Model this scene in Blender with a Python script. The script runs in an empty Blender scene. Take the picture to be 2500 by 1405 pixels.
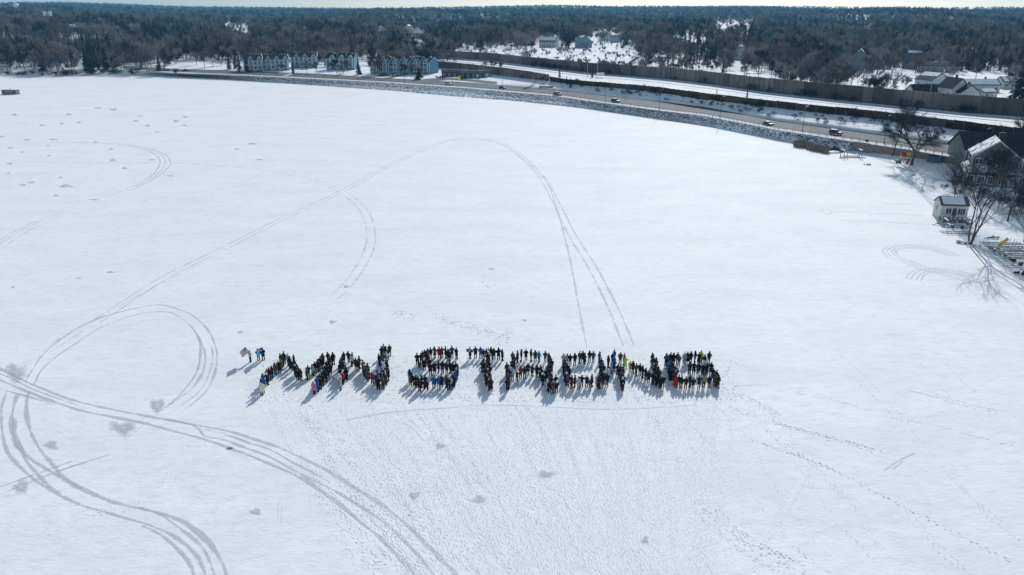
import bpy, bmesh, math, random
import numpy as np
from mathutils import Vector, Matrix
from mathutils.bvhtree import BVHTree
rnd = random.Random(7)
scn = bpy.context.scene
COL = scn.collection
R = math.radians
# ---------------------------------------------------------------- camera
FPX, CX, CY, PIT, CH = 1850.0, 1250.0, 702.5, R(20.2), 46.0
cam = bpy.data.cameras.new('camera')
cam.sensor_width = 36.0
cam.lens = FPX * 36.0 / 2500.0
cam.clip_start = 0.5; cam.clip_end = 30000
camo = bpy.data.objects.new('camera', cam); COL.objects.link(camo)
camo.location = (0, 0, CH); camo.rotation_euler = (R(90) - PIT, 0, 0)
scn.camera = camo
# ---------------------------------------------------------------- light
SUN_AZ, SUN_EL = R(17.2), R(28.3)           # azimuth measured from +Y towards +X
world = bpy.data.worlds.new('World'); scn.world = world
world.use_nodes = True
nt = world.node_tree; bg = nt.nodes['Background']
sky = nt.nodes.new('ShaderNodeTexSky'); sky.sky_type = 'NISHITA'; sky.sun_disc = False
sky.sun_elevation = SUN_EL; sky.sun_rotation = SUN_AZ
sky.air_density = 1.0; sky.dust_density = 0.6; sky.ozone_density = 2.2
hs = nt.nodes.new('ShaderNodeHueSaturation'); hs.inputs['Saturation'].default_value = .66
tn = nt.nodes.new('ShaderNodeMix'); tn.data_type = 'RGBA'; tn.blend_type = 'MULTIPLY'; tn.inputs[0].default_value = 1; tn.inputs[7].default_value = (.90, .985, .99, 1)
nt.links.new(sky.outputs[0], hs.inputs['Color']); nt.links.new(hs.outputs[0], tn.inputs[6]); nt.links.new(tn.outputs[2], bg.inputs[0]); bg.inputs[1].default_value = 0.12
sl = bpy.data.lights.new('sun', 'SUN'); sl.energy = 3.6; sl.angle = R(0.5); sl.color = (1.0, 0.98, 0.945)
so = bpy.data.objects.new('sun', sl); COL.objects.link(so)
so.rotation_euler = Vector((math.sin(SUN_AZ)*math.cos(SUN_EL), math.cos(SUN_AZ)*math.cos(SUN_EL), math.sin(SUN_EL))).to_track_quat('Z', 'Y').to_euler()
scn.view_settings.view_transform = 'Standard'; scn.view_settings.look = 'None'
scn.view_settings.gamma = 1.0; scn.view_settings.exposure = 0.22
scn.cycles.max_bounces = 5; scn.cycles.diffuse_bounces = 3; scn.cycles.volume_bounces = 0; scn.cycles.transparent_max_bounces = 32

# ---------------------------------------------------------------- helpers
def ray(px, py):
    u = (px-CX)/FPX; v = (py-CY)/FPX
    return Vector((u, math.cos(PIT)-v*math.sin(PIT), -math.sin(PIT)-v*math.cos(PIT)))
def P(px, py, z=0.0):
    d = ray(px, py); t = (z-CH)/d.z
    return Vector((d.x*t, d.y*t, z))
def PY(px, py, Y):
    d = ray(px, py); t = Y/d.y
    return Vector((d.x*t, Y, CH+d.z*t))
def proj(p):
    x, y, z = p[0], p[1], p[2]-CH
    dep = y*math.cos(PIT)-z*math.sin(PIT); dn = -y*math.sin(PIT)-z*math.cos(PIT)
    return CX+FPX*x/dep, CY+FPX*dn/dep
def itp(x, xs, ys): return float(np.interp(x, xs, ys))
def tag(o, label=None, cat=None, group=None, kind=None):
    if label: o['label'] = label
    if cat: o['category'] = cat
    if group: o['group'] = group
    if kind: o['kind'] = kind
    return o
def empty(name, loc, rz=0.0, label=None, cat=None, group=None, s=1.0):
    o = bpy.data.objects.new(name, None); COL.objects.link(o)
    o.location = loc; o.rotation_euler = (0, 0, rz); o.scale = (s, s, s); o.empty_display_size = 0.2
    return tag(o, label, cat, group)
def link(name, me, parent=None, mat=None):
    o = bpy.data.objects.new(name, me); COL.objects.link(o); o.parent = parent
    if mat:
        if not me.materials: me.materials.append(mat)
        if me.materials[0] is not mat:
            o.material_slots[0].link = 'OBJECT'; o.material_slots[0].material = mat
    return o
def copy_tree(o, parent=None):
    c = o.copy(); COL.objects.link(c)
    if parent: c.parent = parent
    for ch in list(o.children): copy_tree(ch, c)
    return c

class MB:
    """collects geometry of one mesh"""
    def __init__(s): s.v = []; s.f = []
    def add(s, vs, fs):
        n = len(s.v); s.v += [tuple(v) for v in vs]; s.f += [tuple(i+n for i in f) for f in fs]; return s
    def box(s, c, d, rz=0.0, M=None):
        x, y, z = d[0]/2, d[1]/2, d[2]/2
        vs = [Vector((a*x, b*y, e*z)) for e in (-1, 1) for a, b in ((-1,-1),(1,-1),(1,1),(-1,1))]
        T = Matrix.Translation(Vector(c)) @ Matrix.Rotation(rz, 4, 'Z')
        if M is not None: T = M @ T
        return s.add([T @ v for v in vs], [(3,2,1,0),(4,5,6,7),(0,1,5,4),(1,2,6,5),(2,3,7,6),(3,0,4,7)])
    def tube(s, pts, rad, n=5, cap=True):
        pts = [Vector(p) for p in pts]
        if not isinstance(rad, (list, tuple)): rad = [rad]*len(pts)
        rings = []; 
        for i, p in enumerate(pts):
            d = (pts[min(i+1, len(pts)-1)]-pts[max(i-1, 0)]).normalized()
            a = d.cross(Vector((0, 0, 1)) if abs(d.z) < .9 else Vector((0, 1, 0))).normalized(); b = d.cross(a)
            rings.append([p+(a*math.cos(2*math.pi*k/n)+b*math.sin(2*math.pi*k/n))*rad[i] for k in range(n)])
        vs = [v for r_ in rings for v in r_]; fs = []
        for i in range(len(pts)-1):
            for k in range(n): fs.append((i*n+k, i*n+(k+1)%n, (i+1)*n+(k+1)%n, (i+1)*n+k))
        if cap: fs.append(tuple(range(n-1, -1, -1))); fs.append(tuple((len(pts)-1)*n+k for k in range(n)))
        return s.add(vs, fs)
    def rings(s, rs, n=10, cap=True):
        """rs: list of (cx,cy,z,rx,ry)"""
        vs = []; fs = []
        for (cx, cy, z, rx, ry) in rs:
            for k in range(n):
                a = 2*math.pi*k/n; vs.append((cx+rx*math.cos(a), cy+ry*math.sin(a), z))
        for i in range(len(rs)-1):
            for k in range(n): fs.append((i*n+k, i*n+(k+1)%n, (i+1)*n+(k+1)%n, (i+1)*n+k))
        if cap: fs.append(tuple(range(n-1, -1, -1))); fs.append(tuple((len(rs)-1)*n+k for k in range(n)))
        return s.add(vs, fs)
    def prism(s, poly, y0, y1):
        """poly in xz, extruded along y"""
        n = len(poly); vs = [(x, y0, z) for x, z in poly]+[(x, y1, z) for x, z in poly]
        fs = [tuple(range(n)), tuple(range(2*n-1, n-1, -1))]+[(k, k+n, (k+1)%n+n, (k+1)%n) for k in range(n)]
        return s.add(vs, fs)
    def mesh(s, name, smooth=False):
        me = bpy.data.meshes.new(name); me.from_pydata(s.v, [], s.f); me.validate(); me.update()
        if smooth: me.shade_smooth()
        return me
    def build(s, name, mat, parent=None, smooth=False):
        me = s.mesh(name, smooth); me.materials.append(mat)
        return link(name, me, parent)

# ---------------------------------------------------------------- materials
def new_mat(name, rough=0.8):
    m = bpy.data.materials.new(name); m.use_nodes = True
    n = m.node_tree.nodes; b = n['Principled BSDF']; b.inputs['Roughness'].default_value = rough
    if rough > .7: b.inputs['Specular IOR Level'].default_value = .08
    return m, n, m.node_tree.links, b
def mat(name, c, rough=0.8, var=0.2, scale=3.0, metal=0.0, bump=0.0):
    m, n, l, b = new_mat(name, rough); b.inputs['Metallic'].default_value = metal
    tc = n.new('ShaderNodeTexCoord'); nz = n.new('ShaderNodeTexNoise'); nz.inputs['Scale'].default_value = scale
    nz.inputs['Detail'].default_value = 3
    l.new(tc.outputs['Object'], nz.inputs['Vector'])
    r_ = n.new('ShaderNodeValToRGB'); e = r_.color_ramp.elements
    e[0].position = .3; e[1].position = .7
    e[0].color = tuple(x*(1-var) for x in c)+(1,); e[1].color = tuple(min(1, x*(1+var)) for x in c)+(1,)
    l.new(nz.outputs[0], r_.inputs[0]); l.new(r_.outputs[0], b.inputs['Base Color'])
    if bump:
        bp = n.new('ShaderNodeBump'); bp.inputs['Strength'].default_value = bump; bp.inputs['Distance'].default_value = .05
        l.new(nz.outputs[0], bp.inputs['Height']); l.new(bp.outputs[0], b.inputs['Normal'])
    return m
def mixc(n, l, fac, a, b):
    x = n.new('ShaderNodeMix'); x.data_type = 'RGBA'
    if hasattr(fac, 'is_linked'): l.new(fac, x.inputs[0])
    else: x.inputs[0].default_value = fac
    for k, c in ((6, a), (7, b)):
        if hasattr(c, 'is_linked'): l.new(c, x.inputs[k])
        else: x.inputs[k].default_value = tuple(c)+(1,)
    return x.outputs[2]
def noise(n, l, vec, scale, detail=4, rough=.55, sx=(1, 1, 1), rot=0.0):
    mp = n.new('ShaderNodeMapping'); mp.inputs['Scale'].default_value = sx; mp.inputs['Rotation'].default_value = (0, 0, rot)
    l.new(vec, mp.inputs['Vector'])
    z = n.new('ShaderNodeTexNoise'); z.inputs['Scale'].default_value = scale; z.inputs['Detail'].default_value = detail
    z.inputs['Roughness'].default_value = rough; l.new(mp.outputs[0], z.inputs['Vector']); return z.outputs[0]
def ramp(n, l, src, p0, p1, c0=(0,0,0), c1=(1,1,1)):
    r_ = n.new('ShaderNodeValToRGB'); e = r_.color_ramp.elements; e[0].position = p0; e[1].position = p1
    e[0].color = tuple(c0)+(1,); e[1].color = tuple(c1)+(1,); l.new(src, r_.inputs[0]); return r_.outputs[0]
SNOW_A, SNOW_B = (.83, .835, .83), (.735, .755, .765)
ICE = (.40, .475, .53)
def snow_mat():
    m, n, l, b = new_mat('lake_snow', .75)
    g = n.new('ShaderNodeNewGeometry').outputs['Position']
    a1 = ramp(n, l, noise(n, l, g, .05, 9, .72, (1, 2.0, 1), .25), .42, .66)
    c = mixc(n, l, a1, SNOW_A, SNOW_B)
    a2 = ramp(n, l, noise(n, l, g, .42, 9, .8, (1, 2.4, 1), -.15), .47, .70)
    k = n.new('ShaderNodeMath'); k.operation = 'MULTIPLY'; k.inputs[1].default_value = .85; l.new(a2, k.inputs[0])
    c = mixc(n, l, k.outputs[0], c, (.60, .65, .69))
    l.new(c, b.inputs['Base Color'])
    h1 = noise(n, l, g, 1.3, 8, .7, (1, 2.6, 1), -.2); h2 = noise(n, l, g, 3.0, 3, .6)
    s_ = n.new('ShaderNodeMath'); s_.operation = 'MULTIPLY_ADD'; s_.inputs[1].default_value = .35
    l.new(h2, s_.inputs[0]); l.new(h1, s_.inputs[2])
    bp = n.new('ShaderNodeBump'); bp.inputs['Strength'].default_value = .34; bp.inputs['Distance'].default_value = .13
    l.new(s_.outputs[0], bp.inputs['Height']); l.new(bp.outputs[0], b.inputs['Normal'])
    return m
def land_mat():
    m, n, l, b = new_mat('land_snow', .8)
    g = n.new('ShaderNodeNewGeometry').outputs['Position']
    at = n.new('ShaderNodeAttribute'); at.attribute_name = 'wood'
    a1 = ramp(n, l, noise(n, l, g, .05, 5, .6), .42, .62)
    c = mixc(n, l, a1, SNOW_A, (.68, .74, .79))
    tuft0 = ramp(n, l, noise(n, l, g, .5, 7, .75, (1, 1.6, 1)), .53, .63)
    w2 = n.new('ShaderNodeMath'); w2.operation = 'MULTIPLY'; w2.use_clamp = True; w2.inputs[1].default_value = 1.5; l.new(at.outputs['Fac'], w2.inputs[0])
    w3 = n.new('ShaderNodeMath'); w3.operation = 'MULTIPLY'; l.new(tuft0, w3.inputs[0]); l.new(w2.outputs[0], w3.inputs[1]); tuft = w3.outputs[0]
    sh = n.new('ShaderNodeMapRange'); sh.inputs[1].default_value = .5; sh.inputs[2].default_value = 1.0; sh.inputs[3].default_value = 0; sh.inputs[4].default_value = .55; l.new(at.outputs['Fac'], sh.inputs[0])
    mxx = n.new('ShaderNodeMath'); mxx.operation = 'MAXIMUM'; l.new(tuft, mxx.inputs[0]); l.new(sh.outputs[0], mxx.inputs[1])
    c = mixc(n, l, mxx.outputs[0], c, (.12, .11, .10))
    l.new(c, b.inputs['Base Color'])
    bp = n.new('ShaderNodeBump'); bp.inputs['Strength'].default_value = .6; bp.inputs['Distance'].default_value = .6
    l.new(noise(n, l, g, .5, 5, .65), bp.inputs['Height']); l.new(bp.outputs[0], b.inputs['Normal'])
    return m
def track_mat(name, col, lo, hi, soft=True):
    """worn snow: the ice shows through in patches along the rut"""
    m, n, l, b = new_mat(name, .92)
    g = n.new('ShaderNodeNewGeometry').outputs['Position']
    uv = n.new('ShaderNodeAttribute'); uv.attribute_name = 'trk'     # x: across 0..1, y: strength
    sp = n.new('ShaderNodeSeparateXYZ'); l.new(uv.outputs['Vector'], sp.inputs[0])
    a = noise(n, l, g, .28, 5, .7); a2 = noise(n, l, g, 2.6, 4, .7)
    s1 = n.new('ShaderNodeMath'); s1.operation = 'MULTIPLY_ADD'; s1.inputs[1].default_value = .45; l.new(a2, s1.inputs[0]); l.new(a, s1.inputs[2])
    s2 = n.new('ShaderNodeMath'); s2.operation = 'MULTIPLY_ADD'; s2.inputs[1].default_value = -.30; l.new(sp.outputs[0], s2.inputs[0]); l.new(s1.outputs[0], s2.inputs[2])
    s3 = n.new('ShaderNodeMath'); s3.operation = 'ADD'; l.new(s2.outputs[0], s3.inputs[0]); l.new(sp.outputs[1], s3.inputs[1])
    fac = ramp(n, l, s3.outputs[0], lo, hi)
    tr = n.new('ShaderNodeBsdfTransparent'); mx = n.new('ShaderNodeMixShader')
    l.new(fac, mx.inputs[0]); l.new(tr.outputs[0], mx.inputs[1]); l.new(b.outputs[0], mx.inputs[2])
    l.new(mx.outputs[0], n['Material Output'].inputs[0])
    b.inputs['Base Color'].default_value = tuple(col)+(1,)
    return m
def rock_mat(name, dark, thr=.55):
    """stone with snow lying on its upward faces"""
    m, n, l, b = new_mat(name, .85)
    ge = n.new('ShaderNodeNewGeometry'); sp = n.new('ShaderNodeSeparateXYZ'); l.new(ge.outputs['True Normal'], sp.inputs[0])
    nz = noise(n, l, ge.outputs['Position'], 1.3, 3)
    s1 = n.new('ShaderNodeMath'); s1.operation = 'MULTIPLY_ADD'; s1.inputs[1].default_value = .5; l.new(nz, s1.inputs[0]); l.new(sp.outputs[2], s1.inputs[2])
    f = ramp(n, l, s1.outputs[0], thr+.20, thr+.32)
    l.new(mixc(n, l, f, dark, SNOW_A), b.inputs['Base Color']); return m
M = {}
M['snow'] = snow_mat(); M['land'] = land_mat()
M['rut'] = track_mat('rut_ice', (.53, .585, .62), .44, .88)
M['faint'] = track_mat('rut_faint', (.665, .70, .72), .60, 1.06)
M['icepatch'] = track_mat('bare_ice', (.50, .555, .60), .42, .92)
M['clod'] = mat('kicked_snow', (.78, .83, .87), .8, .05)
M['road'] = mat('salted_asphalt', (.14, .147, .153), .85, .22, .25)
M['walk'] = mat('trodden_walk', (.60, .62, .64), .85, .2, .4)
M['tan'] = mat('tan_block', (.25, .215, .18), .9, .2, 1.5)
M['noise_wood'] = mat('weathered_planks', (.165, .138, .124), .9, .55, .045)
M['dark_wood'] = mat('dark_planks', (.075, .055, .05), .9, .45, .06)
M['noise_post'] = mat('weathered_post', (.13, .11, .095), .9, .2, 1)
M['bark'] = mat('grey_bark', (.105, .09, .078), .9, .3, 2)
M['bark_d'] = mat('dark_bark', (.052, .046, .042), .9, .3, 2)
M['twig'] = mat('bare_twigs', (.15, .135, .13), .9, .3, .6)
M['twig_b'] = mat('brown_twigs', (.22, .17, .14), .9, .3, .6)
M['twig_g'] = mat('grey_twigs', (.28, .26, .255), .9, .3, .6)
M['twig_d'] = mat('dark_twigs', (.04, .04, .043), .9, .3, .6)
M['willow'] = mat('willow_twigs', (.55, .27, .11), .9, .3, .6)
M['needle'] = mat('spruce_needles', (.028, .042, .034), .9, .35, 1.0)
M['reed'] = mat('dry_reeds', (.27, .215, .165), .9, .35, 1.5)
M['steel'] = mat('galvanised_steel', (.35, .37, .38), .45, .1, 3, .7)
M['pole'] = mat('dark_pole', (.05, .055, .06), .5, .1, 3)
M['rock'] = rock_mat('snowy_rock', (.12, .125, .13), .12)
M['rsnow'] = mat('roof_snow', (.80, .85, .88), .8, .05, 1)
def patchy():
    m, n, l, b = new_mat('patchy_roof_snow', .85); g = n.new('ShaderNodeNewGeometry').outputs['Position']
    l.new(mixc(n, l, ramp(n, l, noise(n, l, g, .7, 6, .7), .46, .58), (.80, .83, .84), (.20, .22, .235)), b.inputs['Base Color']); return m
M['psnow'] = patchy()
M['shingle'] = mat('dark_shingle', (.035, .04, .045), .85, .25, 2)
M['shingle_g'] = mat('grey_shingle', (.10, .115, .125), .85, .2, 2)
M['blue_siding'] = mat('blue_grey_siding', (.16, .31, .38), .8, .08, 1.2)
M['pale_siding'] = mat('pale_siding', (.50, .54, .55), .8, .08, 1.2)
M['sage'] = mat('sage_siding', (.20, .225, .21), .8, .08, 1.2)
M['cream'] = mat('cream_siding', (.62, .60, .52), .8, .06, 1.2)
M['trim'] = mat('white_trim', (.78, .80, .80), .6, .04, 1)
M['glass'] = mat('window_glass', (.03, .04, .05), .12, .1, 1)
M['rubber'] = mat('tyre_rubber', (.02, .02, .02), .8, .1, 4)
M['wood'] = mat('deck_wood', (.22, .19, .16), .85, .2, 2)
M['dock'] = mat('dock_metal', (.16, .25, .27), .5, .15, 2)
M['black'] = mat('black_plastic', (.015, .017, .02), .5, .1, 4)
M['yellow'] = mat('yellow_plastic', (.80, .46, .05), .4, .05, 2)
M['red'] = mat('red_plastic', (.45, .05, .03), .4, .05, 2)
M['net'] = mat('trampoline_net', (.06, .14, .19), .8, .1, 4)
M['tarp'] = mat('grey_tarp', (.16, .17, .18), .7, .15, 1)
M['signy'] = mat('yellow_sign', (.75, .72, .05), .5, .05, 2)
M['brick'] = mat('brown_brick', (.09, .07, .06), .9, .2, 2)

# ---------------------------------------------------------------- terrain
LA = ([-900,-300,0,130,280,430,470,560,640,800,960,1100,1250,1400,1550,1700,1830,1930,2040,2110,2180,2215,2250,2290,2330,2370,2430,2500,2700,3100],
      [192,189,186,187,183,183,184,192,199,211,222,235,246,262,281,305,326,345,364,378,402,436,478,520,566,604,640,690,850,1150])
LC = ([-900,0,300,440,560,765,944,1149,1228,1356,1484,1612,1715,1860,1900,2049,2199,2348,2500,2700,3100],
      [163,165,169,177,181,191,200,214,221,232,250,267,279,306,314,336,358,382,408,440,510])
LD = ([-900,0,300,440,560,765,944,1149,1228,1356,1484,1612,1715,1860,1900,2049,2199,2348,2500,2700,3100],
      [158,159,162,170,173,181,192,203,210,220,235,249,262,289,297,317,337,358,381,410,474])
LE = ([-900,0,440,600,800,1000,1110,1240,1323,1395,1500,1587,1740,1956,2148,2500,2700,3100],
      [140,142,148,150,152,158,171,187,196,206,215,223,245,271,291,338,366,425])
ZE = ([0,440,1000,1240,1500,3100], [4.5,4.5,5.0,5.5,6.5,6.5])
LF = ([-900,0,440,700,1000,1202,1356,1441,1500,1633,1741,1860,2020,2180,2340,2500,2700,3100],
      [118,119,122,124,134,149,168,179,183,194,207,224,242,258,274,286,306,350])
def hill(az, rg):
    """height of the land beyond the walls, az = pixel column, rg = range in metres"""
    def ss(a, b, x): t = max(0, min(1, (x-a)/(b-a))); return t*t*(3-2*t)
    lft = ss(700, 150, az)
    z = 7.0+ss(650, 1500, rg)*(6+lft*14)+ss(1500, 3200, rg)*(12-lft*2)+ss(3200, 5200, rg)*8+ss(5300, 6600, rg)*(17+4*math.sin(az*.006))
    z += ss(700, 1300, rg)*(2.2*math.sin(az*.0071+rg*.0019)+1.8*math.sin(az*.013-rg*.0031+2))
    z += ss(3000, 5200, rg)*(8*math.sin(az*.0043+1.0)+4*math.sin(az*.011))+ss(1500, 2300, rg)*ss(3600, 2600, rg)*(7*math.sin(az*.0056+2.2)+4*math.sin(az*.015))
    return z
# clearings kept free of trees (pixel boxes of what the photograph shows as open)
CLR = [(1110,112,1560,148),(1740,52,1835,66),(1635,86,1735,99),(545,58,605,66),(570,66,615,78),(1440,80,1520,118),(1310,90,1372,118),(1400,92,1440,118),(920,72,945,88),(985,76,1045,94),
       (862,106,900,116),(170,66,205,78),(250,70,335,76),(2060,67,2140,72),(2335,105,2440,110),(300,158,440,172),(725,78,762,90),(2060,150,2180,172),(2205,140,2240,172),(2240,160,2310,182),(2235,196,2310,240),(2300,205,2480,256),(2330,176,2440,205),(1750,180,1800,192),(1796,112,1824,150),(180,142,215,156),(0,158,60,172)]
OPEN = CLR[:6]+[(862,106,900,116),(2180,176,2500,262),(1750,180,2180,205)]
cols = list(range(-900, 3101, 20))
gv = []; gw = []
RNG = [1.0]+[1.0+.045*k for k in range(1, 9)]+[1.5, 1.65, 1.85, 2.1, 2.4, 2.8, 3.3, 3.9, 4.6, 5.5, 6.6, 8.0, 9.6, 11.5, 14, 17]
NL = 0
for px in cols:
    a = itp(px, *LA); c = itp(px, *LC); d = itp(px, *LD); e = itp(px, *LE); f_ = itp(px, *LF)
    bo = 2.6+ (c-180)*.022; b = min(c+bo, a-1.0)
    k = max(0, min(1, (px-2040)/60))
    b2 = (a+b)/2*(1-k)+(b+11)*k; zb2 = 1.5*(1-k)+1.5*k
    ze = itp(px, *ZE)
    rows = [(a+.8, -.06, 0), (a, .02, 0), (a-(a-b2)*.35, .45+.15*(1-k)-.36*k, .5-.4*k), (b2, zb2-.3*k, .5-.4*k), (b+.3, 3.0, .5), (b, 3.08, 0), (c, 3.15, 0), (d, 3.15, 0), (d-1.2, 3.3, .2),
            (d-2.2 if px > 1200 else d-4, 3.5, .2)]
    y3 = rows[-1][0]
    for t in (.25, .5, .75): rows.append((y3+(e-y3)*t, 3.5+(ze-3.5)*(t**1.1), .5 if px > 1250 else .15))
    rows += [(e, ze, .3), (e+(f_-e)*.3, ze+.15, .5), (e+(f_-e)*.6, ze+.4, .3), (f_, 7.0, .2)]
    col = [tuple(P(px, y, z)) for y, z, w in rows]; ws = [w for _, _, w in rows]
    fx, fy = col[-1][0], col[-1][1]; r0 = math.hypot(fx, fy); ux, uy = fx/r0, fy/r0
    for m_ in RNG[1:]:
        rg = r0*m_
        z = 7+(hill(px, rg)-7)
        pj = proj((ux*rg, uy*rg, z)); opn = any(x0-6 <= pj[0] <= x1+6 and y0-3 <= pj[1] <= y1+3 for x0, y0, x1, y1 in OPEN)
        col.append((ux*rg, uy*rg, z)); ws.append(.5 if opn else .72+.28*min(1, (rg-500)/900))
    NL = len(col); gv += col; gw += ws
gf = [(i*NL+j, (i+1)*NL+j, (i+1)*NL+j+1, i*NL+j+1) for i in range(len(cols)-1) for j in range(NL-1)]
gm = bpy.data.meshes.new('ground'); gm.from_pydata(gv, [], gf); gm.update()
at = gm.attributes.new('wood', 'FLOAT', 'POINT'); at.data.foreach_set('value', np.array(gw, dtype=np.float32))
gm.materials.append(M['land']); gm.shade_smooth()
ground = link('ground', gm); tag(ground, kind='structure')
BV = BVHTree.FromPolygons([Vector(v) for v in gv], gf)
def zat(x, y):
    h = BV.ray_cast(Vector((x+.003, y+.007, 300)), Vector((0, 0, -1)))
    return max(0.0, h[0].z) if h[0] is not None else 0.0
def G(px, py):
    """the point of the ground seen at a pixel"""
    for k in (.017, .13, -.21):
        h = BV.ray_cast(Vector((0, 0, CH)), ray(px+k, py).normalized())
        if h[0] is not None and h[0].z > .02: return h[0].copy()
    return P(px, py, 0)
# lake: one sheet of snow-covered ice
lk = MB(); lk.add([(-1400, -300, 0), (1400, -300, 0), (1400, 900, 0), (-1400, 900, 0)], [(0, 1, 2, 3)])
lake = lk.build('lake_ice', M['snow']); tag(lake, kind='structure')

def strip(name, pts_a, pts_b, m, dz, kind='structure'):
    n = len(pts_a); vs = [(p.x, p.y, p.z+dz) for p in pts_a]+[(p.x, p.y, p.z+dz) for p in pts_b]
    b = MB(); b.add(vs, [(i, i+1, n+i+1, n+i) for i in range(n-1)])
    o = b.build(name, m); tag(o, kind=kind); return o
xs = list(range(300, 2961, 20))
def line(px, which):
    c = itp(px, *LC); d = itp(px, *LD); a = itp(px, *LA)
    if which == 'c': return P(px, c, 3.15)
    if which == 'd': return P(px, d, 3.15)
    if which == 'b': return P(px, min(c+2.6+(c-180)*.022, a-1), 3.08)
road = strip('road', [line(x, 'c') for x in xs], [line(x, 'd') for x in xs], M['road'], .03)
walk = strip('pavement', [line(x, 'b')+Vector((0, 0, .12)) for x in xs], [line(x, 'c')+Vector((0, 0, .07)) for x in xs], M['walk'], .03)
# tyre-polished lanes and the snow line at the kerb
def along(t, x): return line(x, 'c').lerp(line(x, 'd'), t)
M['lane'] = mat('worn_lane', (.105, .11, .115), .75, .2, .3)
for t0, t1 in ((.14, .22), (.34, .42), (.58, .66), (.80, .88)):
    strip('road_lane_wear', [along(t0, x) for x in xs], [along(t1, x) for x in xs], M['lane'], .034)
strip('kerb', [along(.955, x)+Vector((0, 0, .05)) for x in xs], [along(1.0, x)+Vector((0, 0, .16)) for x in xs], M['shingle_g'], .05)
# highway behind the near wall: two dark wheel-worn strips
def fline(px, t):
    e = itp(px, *LE); f_ = itp(px, *LF); z = 7.0 if t > .9 else 6.9
    p = G(px, f_+(e-f_)*(1-t)); return p
xh = list(range(1040, 2961, 20))
strip('highway', [fline(x, .90) for x in xh], [fline(x, .84) for x in xh], mat('highway_ice', (.36, .37, .38), .8, .3, .2), .05)
strip('highway', [fline(x, .72) for x in xh], [fline(x, .695) for x in xh], M['lane'], .05)
strip('driveway', [G(x, y) for x, y in ((900, 196), (950, 189), (985, 183), (1000, 177))], [G(x, y) for x, y in ((920, 198), (962, 190), (996, 183), (1010, 177))], M['lane'], .06)
strip('driveway', [G(x, y) for x, y in ((1000, 201), (1040, 193), (1080, 190), (1120, 192), (1180, 197), (1210, 200))], [G(x, y) for x, y in ((1040, 203), (1070, 198), (1100, 196), (1140, 199), (1190, 205), (1240, 209))], M['road'], .06)
strip('driveway', [G(x, y) for x, y in ((688, 186), (705, 181), (722, 176))], [G(x, y) for x, y in ((702, 186), (716, 181), (734, 175))], M['walk'], .06)

# ---------------------------------------------------------------- tracks on the ice
def spline(pts, step=.8):
    pts = [Vector((p.x, p.y, 0)) for p in pts]; out = []
    pts = [pts[0]*2-pts[1]]+pts+[pts[-1]*2-pts[-2]]
    for i in range(1, len(pts)-2):
        a, b, c, d = pts[i-1:i+3]; n = max(2, int((c-b).length/step))
        for k in range(n):
            t = k/n; out.append(.5*((2*b)+(c-a)*t+(2*a-5*b+4*c-d)*t*t+(3*b-a-3*c+d)*t*t*t))
    out.append(pts[-2]); return out
class Ribbon:
    def __init__(s): s.v = []; s.f = []; s.a = []
    def add(s, pts, w, strength=0.0, off=0.0, z=.004):
        s.k = getattr(s, 'k', 0)+1; z += s.k*.0004
        pts = spline(pts); n0 = len(s.v)
        for i, p in enumerate(pts):
            d = (pts[min(i+1, len(pts)-1)]-pts[max(i-1, 0)]).normalized(); q = Vector((-d.y, d.x, 0))
            e = .12*min(1, i/4., (len(pts)-1-i)/4.)-.12
            ww = w*(1+.25*math.sin(i*.37+n0)+.15*math.sin(i*.91))
            for k, sg in enumerate((-1, 0, 1)):
                c = p+q*(off+sg*ww/2); s.v.append((c.x, c.y, z)); s.a += [abs(sg)*1.0, strength+e, 0]
        for i in range(len(pts)-1):
            for k in (0, 1): j = n0+i*3+k; s.f.append((j, j+1, j+4, j+3))
    def build(s, name, m):
        me = bpy.data.meshes.new(name); me.from_pydata(s.v, [], s.f)
        a = me.attributes.new('trk', 'FLOAT_VECTOR', 'POINT'); a.data.foreach_set('vector', np.array(s.a, dtype=np.float32))
        me.materials.append(m); o = link(name, me); tag(o, kind='structure'); return o
def Z1(l): return [P(x/1.993, 700+y/1.993) for x, y in l]
def Z2(l): return [P(x/2.5, 180+y/2.5) for x, y in l]
def Z3(l): return [P(500+x/2.778, 900+y/2.778) for x, y in l]
def Z4(l): return [P(1500+x/2.5, 850+y/2.5) for x, y in l]
def Z5(l): return [P(1900+x/3.345, 280+y/3.345) for x, y in l]
def Z0(l): return [P(x, y) for x, y in l]
K = [(0,395),(180,430),(350,485),(500,535),(620,590),(760,655),(900,735),(1050,830),(1180,910),(1280,985),(1400,1090),(1500,1190),(1600,1290),(1720,1420)]
L3 = [(150,540),(280,580),(420,640),(560,700),(700,770),(830,860),(950,950),(1050,1040),(1180,1140),(1280,1240),(1360,1330),(1450,1425)]
N3 = [(0,460),(120,480),(280,540),(440,600),(600,690),(740,760),(880,830),(1000,900),(1120,980),(1250,1070),(1360,1180),(1440,1260),(1580,1425)]
Kz1 = [(-60,370),(0,400),(100,450),(200,495),(330,545),(460,580),(580,605),(740,635),(850,655)]
Lz1 = [(-60,430),(0,455),(130,510),(260,560),(400,605),(550,635),(700,665),(850,705),(1000,745),(1130,790)]
r1 = Ribbon()
r1.add(Z1(Kz1)+Z3(K), .50, .07); r1.add(Z1(Lz1)+Z3(L3), .52, .08)
r1.add(Z3([(0,410),(150,450),(300,505),(440,550),(600,640),(720,700),(860,780)]), .4, .0)
r1.add(Z1([(800,640),(950,680)])+Z3(N3), .42, .03)
r1.add(Z1([(-60,400),(60,450),(150,495),(280,545),(420,590)]), .32, .03); r1.add(Z1([(-60,480),(60,515),(170,545),(260,575)]), .34, .05)
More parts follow.
